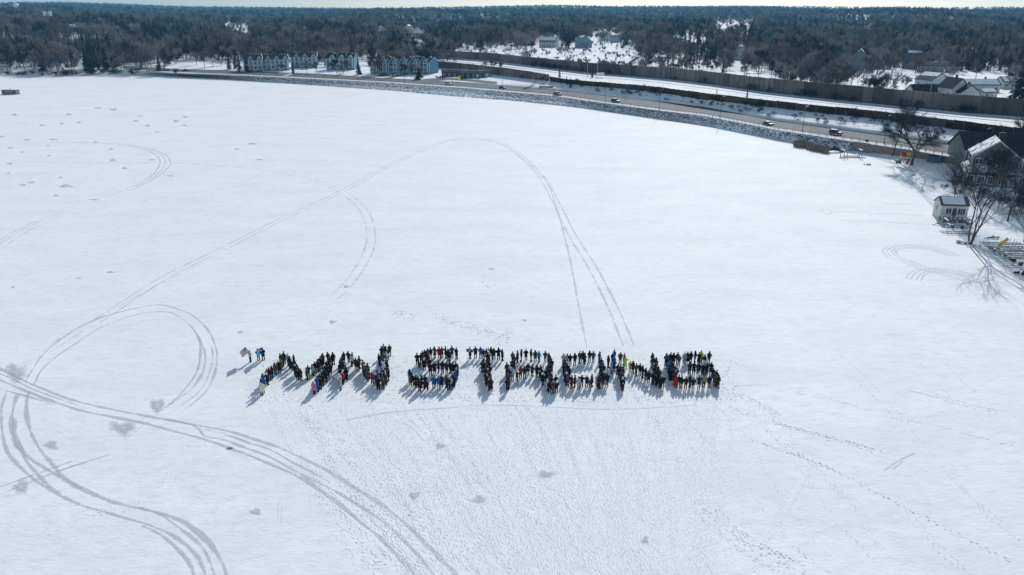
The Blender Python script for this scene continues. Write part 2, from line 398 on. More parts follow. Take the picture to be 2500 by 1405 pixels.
EE = [(85,520),(65,590),(55,660),(65,730),(100,790),(150,840),(230,890),(320,945),(420,995),(540,1045),(680,1080),(800,1110),(900,1150),(980,1210),(1040,1275),(1080,1340),(1110,1430)]
GG = [(30,515),(8,590),(8,680),(30,790),(80,860),(150,925),(220,975),(300,1020),(400,1065),(520,1100),(640,1135),(740,1165),(830,1205),(910,1260),(970,1330),(1010,1430)]
r1.add(Z1(EE), .55, .06); r1.add(Z1(GG), .45, .03)
r1.add(Z1([(140,510),(128,580),(135,660),(160,730),(200,800),(260,870),(300,920),(400,985)]), .5, .04)
r1.add(Z1([(70,640),(75,720),(100,790),(130,850),(190,920),(230,965),(290,1005)]), .5, .05)
r1.add(Z1([(690,1165),(760,1195),(830,1245),(890,1305),(930,1360),(946,1430)]), .5, .08)
r1.add(Z1([(680,1075),(780,1110),(860,1165),(950,1235),(1010,1310),(1050,1430)]), .4, .0)
A1 = [(125,460),(160,400),(220,320),(300,255),(400,190),(500,150),(600,120),(700,98),(790,90),(880,115),(950,150),(1010,210),(1045,280),(1057,340),(1045,420),(1010,500),(950,560),(860,628)]
B1 = [(165,480),(200,410),(270,345),(380,270),(480,205),(560,170),(650,140),(730,125),(820,125),(880,150),(930,195),(965,245),(990,300),(1000,350),(985,420),(940,490),(870,545),(780,610)]
r1.add(Z1(A1), .38, .0); r1.add(Z1(B1), .38, .0)
r1.add(Z1([(960,230),(975,290),(972,360),(950,430),(900,500),(830,570),(750,625)]), .38, .02)
r1.add(Z1([(1030,280),(1035,350),(1015,430),(970,510),(850,605)]), .3, -.02)
r1.add(Z1([(190,330),(260,275),(340,225),(430,175),(520,140),(620,115),(720,105)]), .3, -.03)
r1.add(Z1([(-60,995),(0,975),(140,925),(240,890),(350,850)]), .34, .0); r1.add(Z1([(-60,1030),(0,1010),(140,955),(280,900),(430,850),(540,815)]), .34, .0)
r1.build('tyre_tracks', M['rut'])
r2 = Ribbon()
for w, o_ in ((.3, -.25), (.3, .9), (.25, 1.6)):
    r2.add(Z1([(350,850),(480,800),(600,740),(700,665),(780,610)]), w, .02, o_)
P1 = [(230,790),(400,680),(560,600),(700,530),(830,470),(960,400),(1090,345),(1150,338),(1220,350),(1270,380),(1320,430),(1355,490),(1395,570),(1450,660),(1500,760),(1535,845)]
for o_ in (-.8, .8): r2.add(Z0(P1), .5, .13, o_)
r2.add(Z0([(1060,350),(1130,341),(1200,345),(1260,375),(1330,440),(1365,530),(1393,640),(1413,750),(1433,850)]), .5, .14)
r2.add(Z0([(230,790),(120,860),(0,905)]), .4, .05); r2.add(Z0([(500,640),(350,715),(230,785),(100,850)]), .4, .08)
for o_ in (-.8, .8, 2.0):
    r2.add(Z2([(0,1060),(100,990),(200,935),(300,890),(380,865)]), .45, .12, o_)
r2.add(Z2([(380,865),(800,790),(1100,740),(1500,680),(1850,630)]), .5, .06)
for o_ in (-.9, .9): r2.add(Z2([(100,540),(600,545),(1040,545),(1300,560),(1550,580),(1850,630),(2000,680),(2100,730),(2200,810),(2250,900),(2265,1000),(2250,1080),(2200,1180),(2110,1300),(2000,1400)]), .5, .08, o_)
r2.add(Z2([(400,418),(650,425),(800,440),(900,470),(960,505),(975,550),(940,610),(860,665),(760,710)]), .6, .2)
r2.add(Z2([(130,425),(400,421),(700,430),(880,450),(1000,490),(1040,540),(1020,580),(960,630),(850,690),(780,715)]), .6, .2)
r2.add(Z2([(880,455),(960,480),(1003,520),(1003,560),(970,605),(900,655),(820,695)]), .5, .16)
r2.add(Z2([(760,710),(690,740),(600,770)]), .5, .1); r2.add(Z2([(650,175),(750,182),(850,195),(960,235)]), .8, .1)
r2.add(Z2([(1700,250),(1900,255),(2200,280),(2500,310)]), .8, .05); r2.add(Z2([(60,85),(160,85),(340,88)]), 1.0, .12)
for o_ in (0, .8, 1.7, 2.4):
    r2.add(Z5([(850,1105),(900,1080),(1000,1065),(1100,1065),(1250,1080),(1380,1110),(1480,1155)]), .24, .34, -o_)
    r2.add(Z5([(1480,1155),(1510,1200)]) if 0 else Z5([(850,1105),(870,1140),(920,1180),(1020,1210),(1100,1240),(1200,1280),(1400,1320),(1600,1400),(1800,1480)]), .24, .26, o_)
    r2.add(Z5([(1040,1340),(1080,1290),(1150,1265),(1300,1255),(1450,1275),(1700,1330),(1900,1400)]), .24, .26, -o_)
r2.add(Z5([(940,410),(945,450),(965,520),(1000,560),(1060,595),(1150,622),(1250,628),(1340,622)]), .45, .6)
for dx in (0, 9): r2.add(Z5([(340,795),(370,780),(420,785),(440,800),(400,815),(350,805)]), .2, .25)
r2.add(Z5([(440,795),(600,797),(780,808),(1000,815),(1200,830)]), .3, .22); r2.add(Z5([(520,865),(700,872),(900,880),(1150,895)]), .5, .15); r2.add(Z5([(800,715),(950,730),(1150,735)]), .5, .12)
r2.add(Z4([(740,232),(900,225),(1030,240)]), .2, .2); r2.add(Z0([(850,1025),(960,1006),(1100,996),(1180,989),(1320,993),(1500,1000),(1700,990)]), .2, .22)
r2.add(Z4([(1650,745),(1720,695),(1830,640)]), .22, .5); r2.add(Z4([(1700,740),(1760,690)]), .16, .4)
r2.add(Z4([(1800,262),(1870,275),(1950,300)]), .16, .4); r2.add(Z0([(960,1025),(1000,1040),(1040,1080),(1075,1088)]), .2, .15)
for x in (572, 680, 688): r2.add(Z0([(x, 1180+rnd.uniform(0, 60)), (x-2, 1300+rnd.uniform(0, 60))]), .1, .1)
r2.build('faint_tracks', M['faint'])
def patches():
    v = []; f = []; a = []
    big = [(160,454,12,5),(42,912,26,22),(385,993,16,18),(125,1087,18,12),(52,1190,20,18),(625,1250,12,7),(588,811,9,4),(812,786,10,4),(1075,1090,14,7),(1172,1222,22,12),(1575,1320,10,12),(270,665,10,3),(845,700,6,4),(1281,783,5,3),(1200,657,7,2),(1010,1210,12,9),(300,1045,30,16),(1330,1160,18,10)]
    sm = [(370,635),(435,690),(295,440),(60,550),(55,608),(140,680),(190,665),(575,770),(1040,625),(960,357),(900,317),(1130,265),(1125,317),(855,260),(375,305),(675,1212),(480,1250),(1585,525),(1540,428),(10,385),(690,530),(165,405),(325,403),(760,578),(340,745),(585,420),(930,527),(65,455),(830,290),(600,210),(690,220),(420,250),(480,298),(1075,290),(260,316),(90,252),(300,500),(1445,462),(80,1305),(135,480),(680,460)]
    big += [(x/2.5, 180+y/2.5, rnd.uniform(5, 11), rnd.uniform(1.4, 3)) for x, y in sm]
    for i, (x, y, rx, ry) in enumerate(big):
        c = P(x, y); n0 = len(v); zz = .03+i*.0004; v.append((c.x, c.y, zz)); a += [0, .22, 0]; n = 18; ph = rnd.uniform(0, 6)
        for k in range(n):
            t = 2*math.pi*k/n; q = 1.25+.25*math.sin(3*t+ph)+.15*math.sin(5*t+2*ph)
            p = P(x+rx*math.cos(t)*q, y+ry*math.sin(t)*q); v.append((p.x, p.y, zz)); a += [1.0, -.06, 0]
        f += [(n0, n0+1+k, n0+1+(k+1)%n) for k in range(n)]
    me = bpy.data.meshes.new('bare_ice'); me.from_pydata(v, [], f)
    t = me.attributes.new('trk', 'FLOAT_VECTOR', 'POINT'); t.data.foreach_set('vector', np.array(a, dtype=np.float32))
    me.materials.append(M['icepatch']); o = link('bare_ice', me); tag(o, kind='structure')
patches()
# footprints: small kicked-up lumps of snow with a shaded side
def prints():
    v = []; f = []
    def one(p, d, s):
        L = s*rnd.uniform(.11, .26); W = s*rnd.uniform(.04, .075); h = s*rnd.uniform(.012, .04)
        q = Vector((-d.y, d.x, 0)); n = len(v)
        for a_, b_ in ((-1, -.8), (1, -1), (1.1, .9), (-.9, 1)): 
            w = p+d*(a_*L)+q*(b_*W); v.append((w.x, w.y, -.01))
        for a_, b_ in ((-.5, -.1), (.5, .1)):
            w = p+d*(a_*L)+q*(b_*W); v.append((w.x, w.y, h))
        f.extend([(n, n+1, n+5, n+4), (n+1, n+2, n+5), (n+2, n+3, n+4, n+5), (n+3, n, n+4)])
    # walking lines from the near shore, fanning out towards the letters
    for t in range(430):
        x0 = 640+1140*rnd.random() if t % 3 else rnd.gauss(1500, 170); y0 = rnd.uniform(955, 1010)
        a0 = P(x0, y0); xe = 1010+(x0-640)*.62+rnd.gauss(0, 60); e0 = P(xe, 1470)
        if rnd.random() < .3: a0 = a0.lerp(e0, rnd.uniform(.1, .6))
        if rnd.random() < .25: e0 = a0.lerp(e0, rnd.uniform(.3, .9))
        m0 = a0.lerp(e0, .5)+Vector((rnd.gauss(0, 1.6), rnd.gauss(0, 1.6), 0)); sp = spline([a0, m0, e0], rnd.uniform(.36, .46)); sz = rnd.uniform(.85, 1.25)
        for i in range(1, len(sp)):
            if rnd.random() < .18: continue
            d = (sp[i]-sp[i-1]).normalized(); q = Vector((-d.y, d.x, 0))
            one(sp[i]+q*((.11 if i % 2 else -.11)+rnd.gauss(0, .05))+d*rnd.gauss(0, .05), d, sz)
    for _ in range(3800):                                     # trampled ground around the letters
        p = P(rnd.uniform(600, 1800), rnd.uniform(868, 985)); a_ = rnd.uniform(0, 6.28)
        one(p, Vector((math.cos(a_), math.sin(a_), 0)), rnd.uniform(.6, 1.1))
    trails = [([(740,240),(960,520),(1190,690),(1400,900),(1560,1110),(1650,1290)], 2), ([(870,600),(960,800),(1080,980),(1200,1150),(1310,1260)], 1), ([(650,250),(850,330),(960,430),(1030,480),(1330,560),(1580,630),(1680,710),(1730,830)], 3),
              ([(800,560),(1150,680),(1400,790),(1700,950),(1990,1100),(2400,1310)], 2), ([(1750,900),(1900,1130),(2170,1388)], 2), ([(1350,30),(1530,180),(1700,370),(1900,620),(2100,850),(2300,1060),(2480,1190)], 1), ([(1270,0),(1450,180),(1640,350),(1860,600)], 1),
              ([(1790,0),(1950,200),(2150,420)], 1), ([(1950,0),(2150,220),(2450,420)], 1), ([(510,980),(640,1070),(760,1170),(900,1260),(1150,1380)], 6), ([(600,960),(700,1080),(830,1190),(1060,1300)], 4), ([(960,510),(1100,700),(1250,900),(1400,1100),(1600,1300)], 1),
              ([(700,350),(870,420),(1060,470),(1320,540),(1560,600)], 2), ([(1900,270),(2090,330),(2330,385)], 2), ([(2150,420),(2050,510),(1930,680),(1800,800)], 1), ([(2080,800),(2200,920),(2400,1090)], 1), ([(900,340),(1000,410)], 3), ([(1100,270),(1400,330),(1700,420),(2000,480),(2300,560),(2450,600)], 1),
              ([(800,850),(900,990),(1000,1110),(1100,1230),(1280,1370)], 1)]
    for pts, k in trails:
        sp = spline(Z4(pts), .38)
        for _ in range(k):
            o_ = rnd.uniform(-.25, .25)*k
            for i in range(1, len(sp)):
                if rnd.random() < .25: continue
                d = (sp[i]-sp[i-1]).normalized(); q = Vector((-d.y, d.x, 0))
                one(sp[i]+q*(o_+(.12 if i % 2 else -.12)+rnd.gauss(0, .04)), d, 1.0)
    for pts, k in [([(180,450),(560,1000),(640,980),(760,930),(870,850),(960,770)], 0), ([(540,1000),(700,920),(830,850),(900,780),(1000,765)], 2), ([(0,1320),(150,1230),(300,1150),(430,1090),(560,1080),(700,1050)], 3), ([(760,1055),(900,980),(1100,830),(1180,810)], 1), ([(780,910),(850,965)], 4), ([(1080,650),(1130,620),(1180,600),(1280,560)], 3), ([(1080,640),(1150,670),(1240,640)], 2)]:
        sp = spline(Z1(pts), .4)
        for _ in range(k):
            o_ = rnd.uniform(-.3, .3)*k
            for i in range(1, len(sp)):
                d = (sp[i]-sp[i-1]).normalized(); q = Vector((-d.y, d.x, 0))
                if rnd.random() < .75: one(sp[i]+q*(o_+(.12 if i % 2 else -.12)), d, .8)
    for a0, b0, n_ in (((1060, 770), (1260, 835), 260), ((1250, 800), (1210, 850), 60), ((960, 765), (1010, 775), 60), ((1170, 690), (1210, 705), 30)):
        for _ in range(n_):
            t = rnd.random(); p = P(a0[0]+(b0[0]-a0[0])*t+rnd.gauss(0, 6), a0[1]+(b0[1]-a0[1])*t+rnd.gauss(0, 6)); one(p, Vector((1, -.3, 0)), .8)
    me = bpy.data.meshes.new('footprints'); me.from_pydata(v, [], f); me.materials.append(M['clod'])
    o = link('footprints', me); tag(o, kind='stuff')
prints()

# ---------------------------------------------------------------- walls, fences, lamps
def wall_run(name, xs_, which, hfun, m, label, cat, panel=4.0, base=None, post=True, thick=.3, group=None):
    pts = []
    for x in xs_:
        p = G(x, itp(x, *which)) if base is None else base(x)
        pts.append(p)
    t = empty(name, pts[0], 0, label, cat, group); o0 = pts[0]
    b = MB(); pb = MB(); acc = 0
    for i in range(len(pts)-1):
        p, q = pts[i]-o0, pts[i+1]-o0; L = (q-p).xy.length; k = max(1, round(L/panel)); d = (q-p)/k
        n_ = Vector((-d.y, d.x, 0)).normalized()*thick/2
        for j in range(k):
            a, c = p+d*j, p+d*(j+1); h = hfun(xs_[i]+(xs_[i+1]-xs_[i])*j/k)
            z0, z1 = min(a.z, c.z)-.6, (a.z+c.z)/2+h+(.12 if (acc//2) % 3 == 0 else 0); acc += 1
            vs = []
            for w in (a-n_, c-n_, c+n_, a+n_): vs.append((w.x, w.y, z0))
            for w in (a-n_, c-n_, c+n_, a+n_): vs.append((w.x, w.y, z1))
            b.add(vs, [(0,1,5,4),(1,2,6,5),(2,3,7,6),(3,0,4,7),(4,5,6,7)])
            if post: pb.box((a.x, a.y, (z0+z1)/2+.05), (.35, thick+.25, z1-z0+.1), math.atan2(d.y, d.x))
    me = b.mesh('panel'); me.materials.append(m)
    if post:
        base = m.node_tree.nodes; c0 = (.165, .138, .124) if 'weathered' in m.name else (.075, .055, .05)
        for q in (.55, 1.25): me.materials.append(mat('plank_shade', tuple(c*q for c in c0), .9, .3, .3))
        for n_, pg in enumerate(me.polygons):
            k = n_//5; u = math.sin(k*.31)+math.sin(k*.113+1)+.5*math.sin(k*1.7); pg.material_index = 1 if u > .75 else (2 if u < -.9 else 0)
    link('panel', me, t)
    if post: o = pb.build('posts', M['noise_post'], t); o['kind'] = 'stuff'
    return t
xw = list(range(1020, 2981, 28))
wall_run('noise_wall', [x for x in range(1000, 2981, 24)], LF, lambda x: itp(x, [1000, 1300, 1500, 2000, 2980], [5.5, 6.0, 6.4, 6.8, 6.4]), M['noise_wood'],
         'tall brown noise wall along the far side of the highway', 'wall')
wall_run('noise_wall', [x for x in range(1060, 1341, 20)], LE, lambda x: itp(x, [1060, 1240, 1340], [5.0, 5.0, 3.6]), M['noise_wood'],
         'brown plank wall rising behind the road bend beside the teal townhouses', 'wall')
wall_run('noise_wall', [x for x in range(1344, 2981, 24)], LE, lambda x: itp(x, [1340, 1500, 1740, 2500], [2.4, 2.4, 2.7, 3.0]), M['dark_wood'],
         'low dark brown wall on top of the snowy slope above the lake road', 'wall')
def rbase(x):
    c = itp(x, *LC); return P(x, c+2.6+(c-180)*.022+.6, 3.0)-Vector((0, 0, 1.9))
wall_run('retaining_wall', [x for x in range(2085, 2981, 20)], LC, lambda x: 2.1, M['tan'], 'tan block retaining wall holding up the road above the yards', 'wall', base=rbase, post=False, thick=.5)
# railing
def railing():
    t = empty('road_railing', line(500, 'b')+Vector((0, 0, .2)), 0, 'thin dark metal railing along the lake side of the road', 'railing'); o0 = t.location.copy()
    rb = MB(); far = MB(); pts = [line(x, 'b').lerp(line(x, 'c'), .15)+Vector((0, 0, .2))-o0 for x in range(480, 2981, 20)]
    for h in (.45, 1.05): rb.tube([p+Vector((0, 0, h)) for p in pts], .035, 4)
    rb.build('rail', M['pole'], t)
    P_ = []; acc = 0
    for i in range(len(pts)-1):
        L = (pts[i+1]-pts[i]).length; s = 0
        while acc+s < L+acc and s < L:
            P_.append(pts[i].lerp(pts[i+1], s/L)); s += 2.6
    P_.sort(key=lambda p: (p+o0).length)
    inview = [p for p in P_ if proj(p+o0)[0] < 2520]
    near = inview[:100]; me = None
    for p in near:
        b = MB(); b.box((0, 0, .55), (.09, .09, 1.15))
        if me is None: me = b.mesh('post'); me.materials.append(M['pole'])
        q = link('post', me, t); q.location = p
    nset = set(id(p) for p in near)
    for p in P_:
        if id(p) not in nset: far.box((p.x, p.y, p.z+.5), (.08, .08, 1.1))
    o = far.build('far_posts', M['pole'], t); o['kind'] = 'stuff'
railing()
# guard rail beside the highway
def guardrail():
    pts = [fline(x, .955)+Vector((0, 0, .1)) for x in range(1040, 2981, 20)]
    t = empty('guard_rail', pts[0], 0, 'dark steel guard rail at the foot of the tall noise wall', 'guard rail'); o0 = pts[0]
    b = MB(); b.tube([p-o0+Vector((0, 0, .65)) for p in pts], .22, 4); b.build('rail', M['pole'], t)
    b = MB()
    b.box((0, 0, .25), (.15, .15, .8)); me = b.mesh('post'); me.materials.append(M['pole'])
    for p in pts: link('post', me, t).location = p-o0
guardrail()
# street lamps
lamps = [(675,186),(771,191),(876,197),(988,203.5),(1105,210),(1227,221),(1351,233),(1477,250),(1609,271),(1757,291),(1959,321),(2158,349),(2395,388),(560,181)]
def lamp_parts(root):
    b = MB(); b.tube([(0,0,0),(0,0,.5)], [.2,.16], 8); b.build('lamp_base', M['pole'], root)
    b = MB(); b.tube([(0,0,.5),(0,0,8.6),(0,-.15,8.9),(0,-1.0,9.1)], [.1,.07,.06,.05], 6); b.build('pole', M['pole'], root)
    b = MB(); b.box((0,-1.3,9.08), (.32,.75,.14)); b.build('lamp_head', M['pole'], root)
lroot = None
wh = ['above the rocky bank left of the teal townhouses','nearest the small spruce by the left townhouses','below the second townhouse block','below the right townhouse block','just right of the white car','beside the black car at the bend','beside the white-roofed car','left of the dark car in the middle','above the snowy bank, right of the dark car','midway between two groups of cars','just right of the dark sedan','between the bare yard trees and the dark four-wheel drive car','behind the garage of the big lake house','leftmost along the lake road']
for i, (x, y) in enumerate(lamps):
    p = P(x, y, 3.2); d = line(x+10, 'c')-line(x-10, 'c')
    lab = 'street lamp '+wh[i]
    if lroot is None:
        lroot = empty('street_lamp', p, math.atan2(d.y, d.x)+math.pi, lab, 'street lamp', 'street lamps along the lake road'); lamp_parts(lroot)
    else:
        o = copy_tree(lroot); o.location = p; o.rotation_euler.z = math.atan2(d.y, d.x)+math.pi; o['label'] = lab

# ---------------------------------------------------------------- vehicles
def make_car(kind, paint, label, px, py, left=True, snow=False, t_=None):
    """kind: sedan / suv"""
    d = (line(px+15, 'c')-line(px-15, 'c')).normalized(); rz = math.atan2(d.y, d.x)+(0 if not left else math.pi)
    root = empty('parked_car' if t_ else 'car', P(px, py, 3.22) if t_ is None else t_, rz, label, 'car', 'cars on the lake road')
    L, W = (4.7, 1.85)
    pm = mat('car_paint', paint, .55, .04, 1, 0)
    if kind == 'sedan':
        body = [(-2.35,.35),(-2.35,.85),(-1.7,.98),(1.0,.95),(2.1,.82),(2.35,.6),(2.35,.32)]; cab = [(-1.75,.96),(-1.15,1.42),(.35,1.45),(1.15,.94)]
    else:
        body = [(-2.35,.4),(-2.35,1.05),(-2.2,1.1),(1.15,1.08),(2.2,.98),(2.35,.75),(2.35,.38)]; cab = [(-2.25,1.08),(-2.0,1.72),(.25,1.75),(1.05,1.07)]
    b = MB(); b.prism(body, -W/2, W/2); o = b.build('body', pm, root)
    md = o.modifiers.new('bevel', 'BEVEL'); md.width = .09; md.segments = 2
    zt = cab[1][1]
    b = MB(); n = 4
    vs = [(x, s*(W/2-.08 if z < 1.1 else W/2-.28), z) for s in (-1, 1) for x, z in cab]
    b.add(vs, [(3,2,1,0),(4,5,6,7),(0,1,5,4),(2,3,7,6)]); b.build('windows', M['glass'], root)
    b = MB(); x0, x1 = cab[1][0]-.05, cab[2][0]+.05
    b.box(((x0+x1)/2, 0, zt+.03), (x1-x0, W-.5, .07)); b.build('roof', M['rsnow'] if snow else pm, root)
    for sx in (-1.45, 1.45):
        for sy in (-1, 1):
            b = MB(); b.tube([(sx, sy*(W/2-.2), .33), (sx, sy*(W/2+.02), .33)], .34, 12); w = b.build('wheel', M['rubber'], root)
            b = MB(); b.tube([(sx, sy*(W/2), .33), (sx, sy*(W/2+.035), .33)], .19, 8); b.build('rim', M['steel'], w)
    for sy in (-1, 1):
        b = MB(); b.box((2.3, sy*.65, .68), (.14, .36, .16)); b.build('headlight', M['trim'], root)
        b = MB(); b.box((-2.32, sy*.68, .8), (.1, .3, .18)); b.build('tail_light', M['red'], root)
    return root
make_car('suv', (.62,.65,.67), 'white car on the lake road in front of the low dark buildings', 1095, 207.5, False)
make_car('sedan', (.02,.022,.028), 'black car passing the driveway at the road bend', 1227, 216.5, False)
make_car('suv', (.05,.055,.06), 'dark car with a snow-white roof right of the playground slope', 1362, 233.5, False, True)
make_car('suv', (.02,.025,.035), 'dark blue car with light reflections below the low brown wall', 1503, 250.5, False)
make_car('sedan', (.015,.018,.022), 'low black sedan on the road above the middle of the bank', 1875, 306, False)
make_car('suv', (.03,.035,.04), 'big dark four-wheel drive on the road nearest the reeds', 2040, 329, False)
make_car('sedan', (.03,.03,.035), 'small dark car where the road leaves the left woods', 453, 174, True)

# ---------------------------------------------------------------- trees
def rdir(r, d, ang):
    a = Vector((r.gauss(0, 1), r.gauss(0, 1), r.gauss(0, 1))); a = (a-a.dot(d)*d).normalized()
    return (d*math.cos(ang)+a*math.sin(ang)).normalized()
def grow(seed, H=14.0, spread=1.0, twn=900, fork=.28, rad=.26, tw=.035, lean=(0, 0), stems=1, bl=True, up=.35):
    """returns (limbs MB, twigs MB) of a bare broadleaf tree"""
    r = random.Random(seed); tr = MB(); cr = MB(); tips = []
    def branch(p, d, L, ra, dep):
        n = 3 if dep > 1 else 4; pts = [p]; q = p.copy(); dd = d.copy()
        for k in range(n):
            dd = (dd+Vector((r.gauss(0, .09), r.gauss(0, .09), r.gauss(0, .05)+.04*up)) ).normalized(); q = q+dd*L/n; pts.append(q.copy())
        rs = [ra*(1-.45*k/n) for k in range(n+1)]
        (tr if dep < 3 else cr).tube(pts, rs, 6 if dep == 0 else (4 if dep < 3 else 3), cap=False)
        if dep >= 3:
            tips.append((pts, ra)); return
        k = {0: 4, 1: 4, 2: 4}[dep]
        for j in range(k):
            t = 1.0 if j < 2 else r.uniform(.35, .95)
            i = min(n-1, int(t*n)); bp = pts[i].lerp(pts[i+1], t*n-i) if t < 1 else pts[-1]
            nd = rdir(r, dd, r.uniform(.3, .75)*spread); nd.z = max(nd.z, -.05)+up*.35; nd.normalize()
            branch(bp, nd, L*r.uniform(.55, .8) if dep else H*r.uniform(.24, .34), ra*(.62 if t == 1 else .45), dep+1)
    for s in range(stems):
        a = 2*math.pi*s/stems+.5; d0 = Vector((lean[0]+(.22*math.cos(a) if stems > 1 else 0), lean[1]+(.22*math.sin(a) if stems > 1 else 0), 1)).normalized()
        branch(Vector((.25*math.cos(a), .25*math.sin(a), -.2)) if stems > 1 else Vector((0, 0, -.3)), d0, H*fork*(1.2 if stems > 1 else 1), rad, 0)
    per = max(2, int(twn/max(1, len(tips))))
    for pts, ra in tips:
        for _ in range(per):
            i = r.randrange(len(pts)-1); p = pts[i].lerp(pts[i+1], r.random())
            d = rdir(r, (pts[i+1]-pts[i]).normalized(), r.uniform(.2, 1.0)); d.z += .15; L = H*r.uniform(.04, .12)
            a = d.cross(Vector((r.gauss(0, 1), r.gauss(0, 1), r.gauss(0, 1)))).normalized()*tw
            e = p+d.normalized()*L; f = e+rdir(r, d.normalized(), .5)*L*.6
            cr.add([p-a, p+a, e+a*.7, e-a*.7, f], [(0, 1, 2, 3), (3, 2, 4)])
    return tr, cr
def conifer(seed, H=12, W=2.6):
    r = random.Random(seed); tr = MB(); cr = MB()
    tr.tube([(0, 0, -.3), (0, 0, H*.95)], [.2, .03], 6)
    for k in range(int(H*13)):
        z = H*(.06+.92*(k/(H*13))); rr = W*(1-z/H)**.8*(r.uniform(.65, 1.12))+.08
        a = r.uniform(0, 6.283); c, s = math.cos(a), math.sin(a); dz = -.35*rr+r.uniform(-.1, .25)
        w = .22*rr+.16; b0 = (c*.05, s*.05, z); t_ = (c*rr, s*rr, z+dz)
        m1 = (c*rr*.6-s*w, s*rr*.6+c*w, z+dz*.45-.12); m2 = (c*rr*.6+s*w, s*rr*.6-c*w, z+dz*.45-.12); m3 = (c*rr*.55, s*rr*.55, z+dz*.3+.12)
        cr.add([b0, m1, t_, m2, m3], [(0, 1, 4), (1, 2, 4), (2, 3, 4), (3, 0, 4), (0, 3, 2, 1)])
    return tr, cr
def tree_proto(name, mbs, bark, leaf):
    t = mbs[0].mesh('trunk', True); t.materials.append(bark); c = mbs[1].mesh('crown'); c.materials.append(leaf); return (name, t, c)
def put_tree(pr, loc, s, rz, label, group=None, leaf=None, cat='tree'):
    root = empty(pr[0], loc, rz, label, cat, group, s)
    link('trunk', pr[1], root); link('crown', pr[2], root, leaf); return root
MIDS = [tree_proto('bare_tree', grow(s, 13.5, 1.0, 1500, .25, .24, .05), M['bark_d'], M['twig']) for s in (1, 2, 3, 4, 5)]
MIDS += [tree_proto('bare_tree', grow(s, 15, .8, 1500, .34, .22, .05), M['bark_d'], M['twig']) for s in (11, 12)]
CON = [tree_proto('spruce_tree', conifer(s, 13, 2.7), M['bark_d'], M['needle']) for s in (1, 2)]
PINE = [tree_proto('pine_tree', conifer(s, 15, 4.2), M['bark_d'], M['needle']) for s in (5, 6)]
SHR = [tree_proto('bare_shrub', grow(s, 2.6, 1.3, 120, .12, .05, .02, stems=3, up=.1), M['bark_d'], M['twig_d']) for s in (21, 22, 23)]

def clear(p, h, frac=.6):
    a = proj(p); b = proj((p[0], p[1], p[2]+h)); m_ = ((a[0]+b[0])/2, (a[1]+b[1])/2)
    for k, (x0, y0, x1, y1) in enumerate(CLR):
        for q in (a, m_, b, ((a[0]*3+b[0])/4, (a[1]*3+b[1])/4), ((a[0]+b[0]*3)/4, (a[1]+b[1]*3)/4)):
            if x0 <= q[0] <= x1 and y0 <= q[1] <= y1 and rnd.random() < frac: return True
    return False
def col_y(px, y): return G(px, y)
def behind(px, p):
    """true when the point lies beyond the far wall / shore line of its column"""
    x, y = proj(p)
    if x < 1000:
        sh = itp(x, *LA); return y < sh-1.5 and not (x > 430 and y > 150)
    return y < itp(x, *LF)-2.5
# candidates: jittered grid in polar coordinates, thinner with distance
cand = []; rg = 480.0
while rg < 7200:
    sp = 8.2+max(0, rg-700)*.0085; da = sp/rg; a = R(-42)
    while a < R(42):
        rr = rg+rnd.uniform(-.5, .5)*sp; aa = a+rnd.uniform(-.5, .5)*da; x, y = rr*math.sin(aa), rr*math.cos(aa)
        a += da
        z = zat(x, y)
        if z < .4: continue
        p = (x, y, z); px, py = proj(p)
        if px < -60 or px > 2560: continue
        if not behind(px, p): continue
        cand.append((rr, p, px, py))
    rg += sp*.95
# right side woods are nearer than 480 m: add them
for _ in range(2600):
    px = rnd.uniform(1900, 2600); y = rnd.uniform(150, 262)
    if y > itp(px, *LF)-5: continue
    p = G(px, y); rr = math.hypot(p.x, p.y)
    if rr < 480 and rnd.random() < (.42 if px < 2140 else .26): cand.append((rr, tuple(p), px, y))
trees = []
for rr, p, px, py in cand:
    h = rnd.uniform(9, 20) if rr < 2500 else rnd.uniform(11, 20)
    if px > 1000 and py > 100 and rr < 800: h *= .8
    if 1340 < px < 1760 and py > 146: h *= .5
    if clear(p, h): continue
    if px > 1100 and rr < 650 and py > itp(px, *LF)-46 and rnd.random() < (.6 if px > 1740 else .3): continue
    if px > 2170 and 178 < py < 262 and rnd.random() < .74: continue
    trees.append((rr, p, px, py, h))
for _ in range(260):                                      # scrub and saplings on the open snowfield
    px, py = rnd.uniform(1105, 1720), 110+56*rnd.random()
    if py > itp(px, *LF)-3: continue
    p = G(px, py); rr = math.hypot(p.x, p.y); trees.append((rr+2000, tuple(p), px, py, rnd.uniform(2, 5.5)))
trees.sort(key=lambda t: t[0])
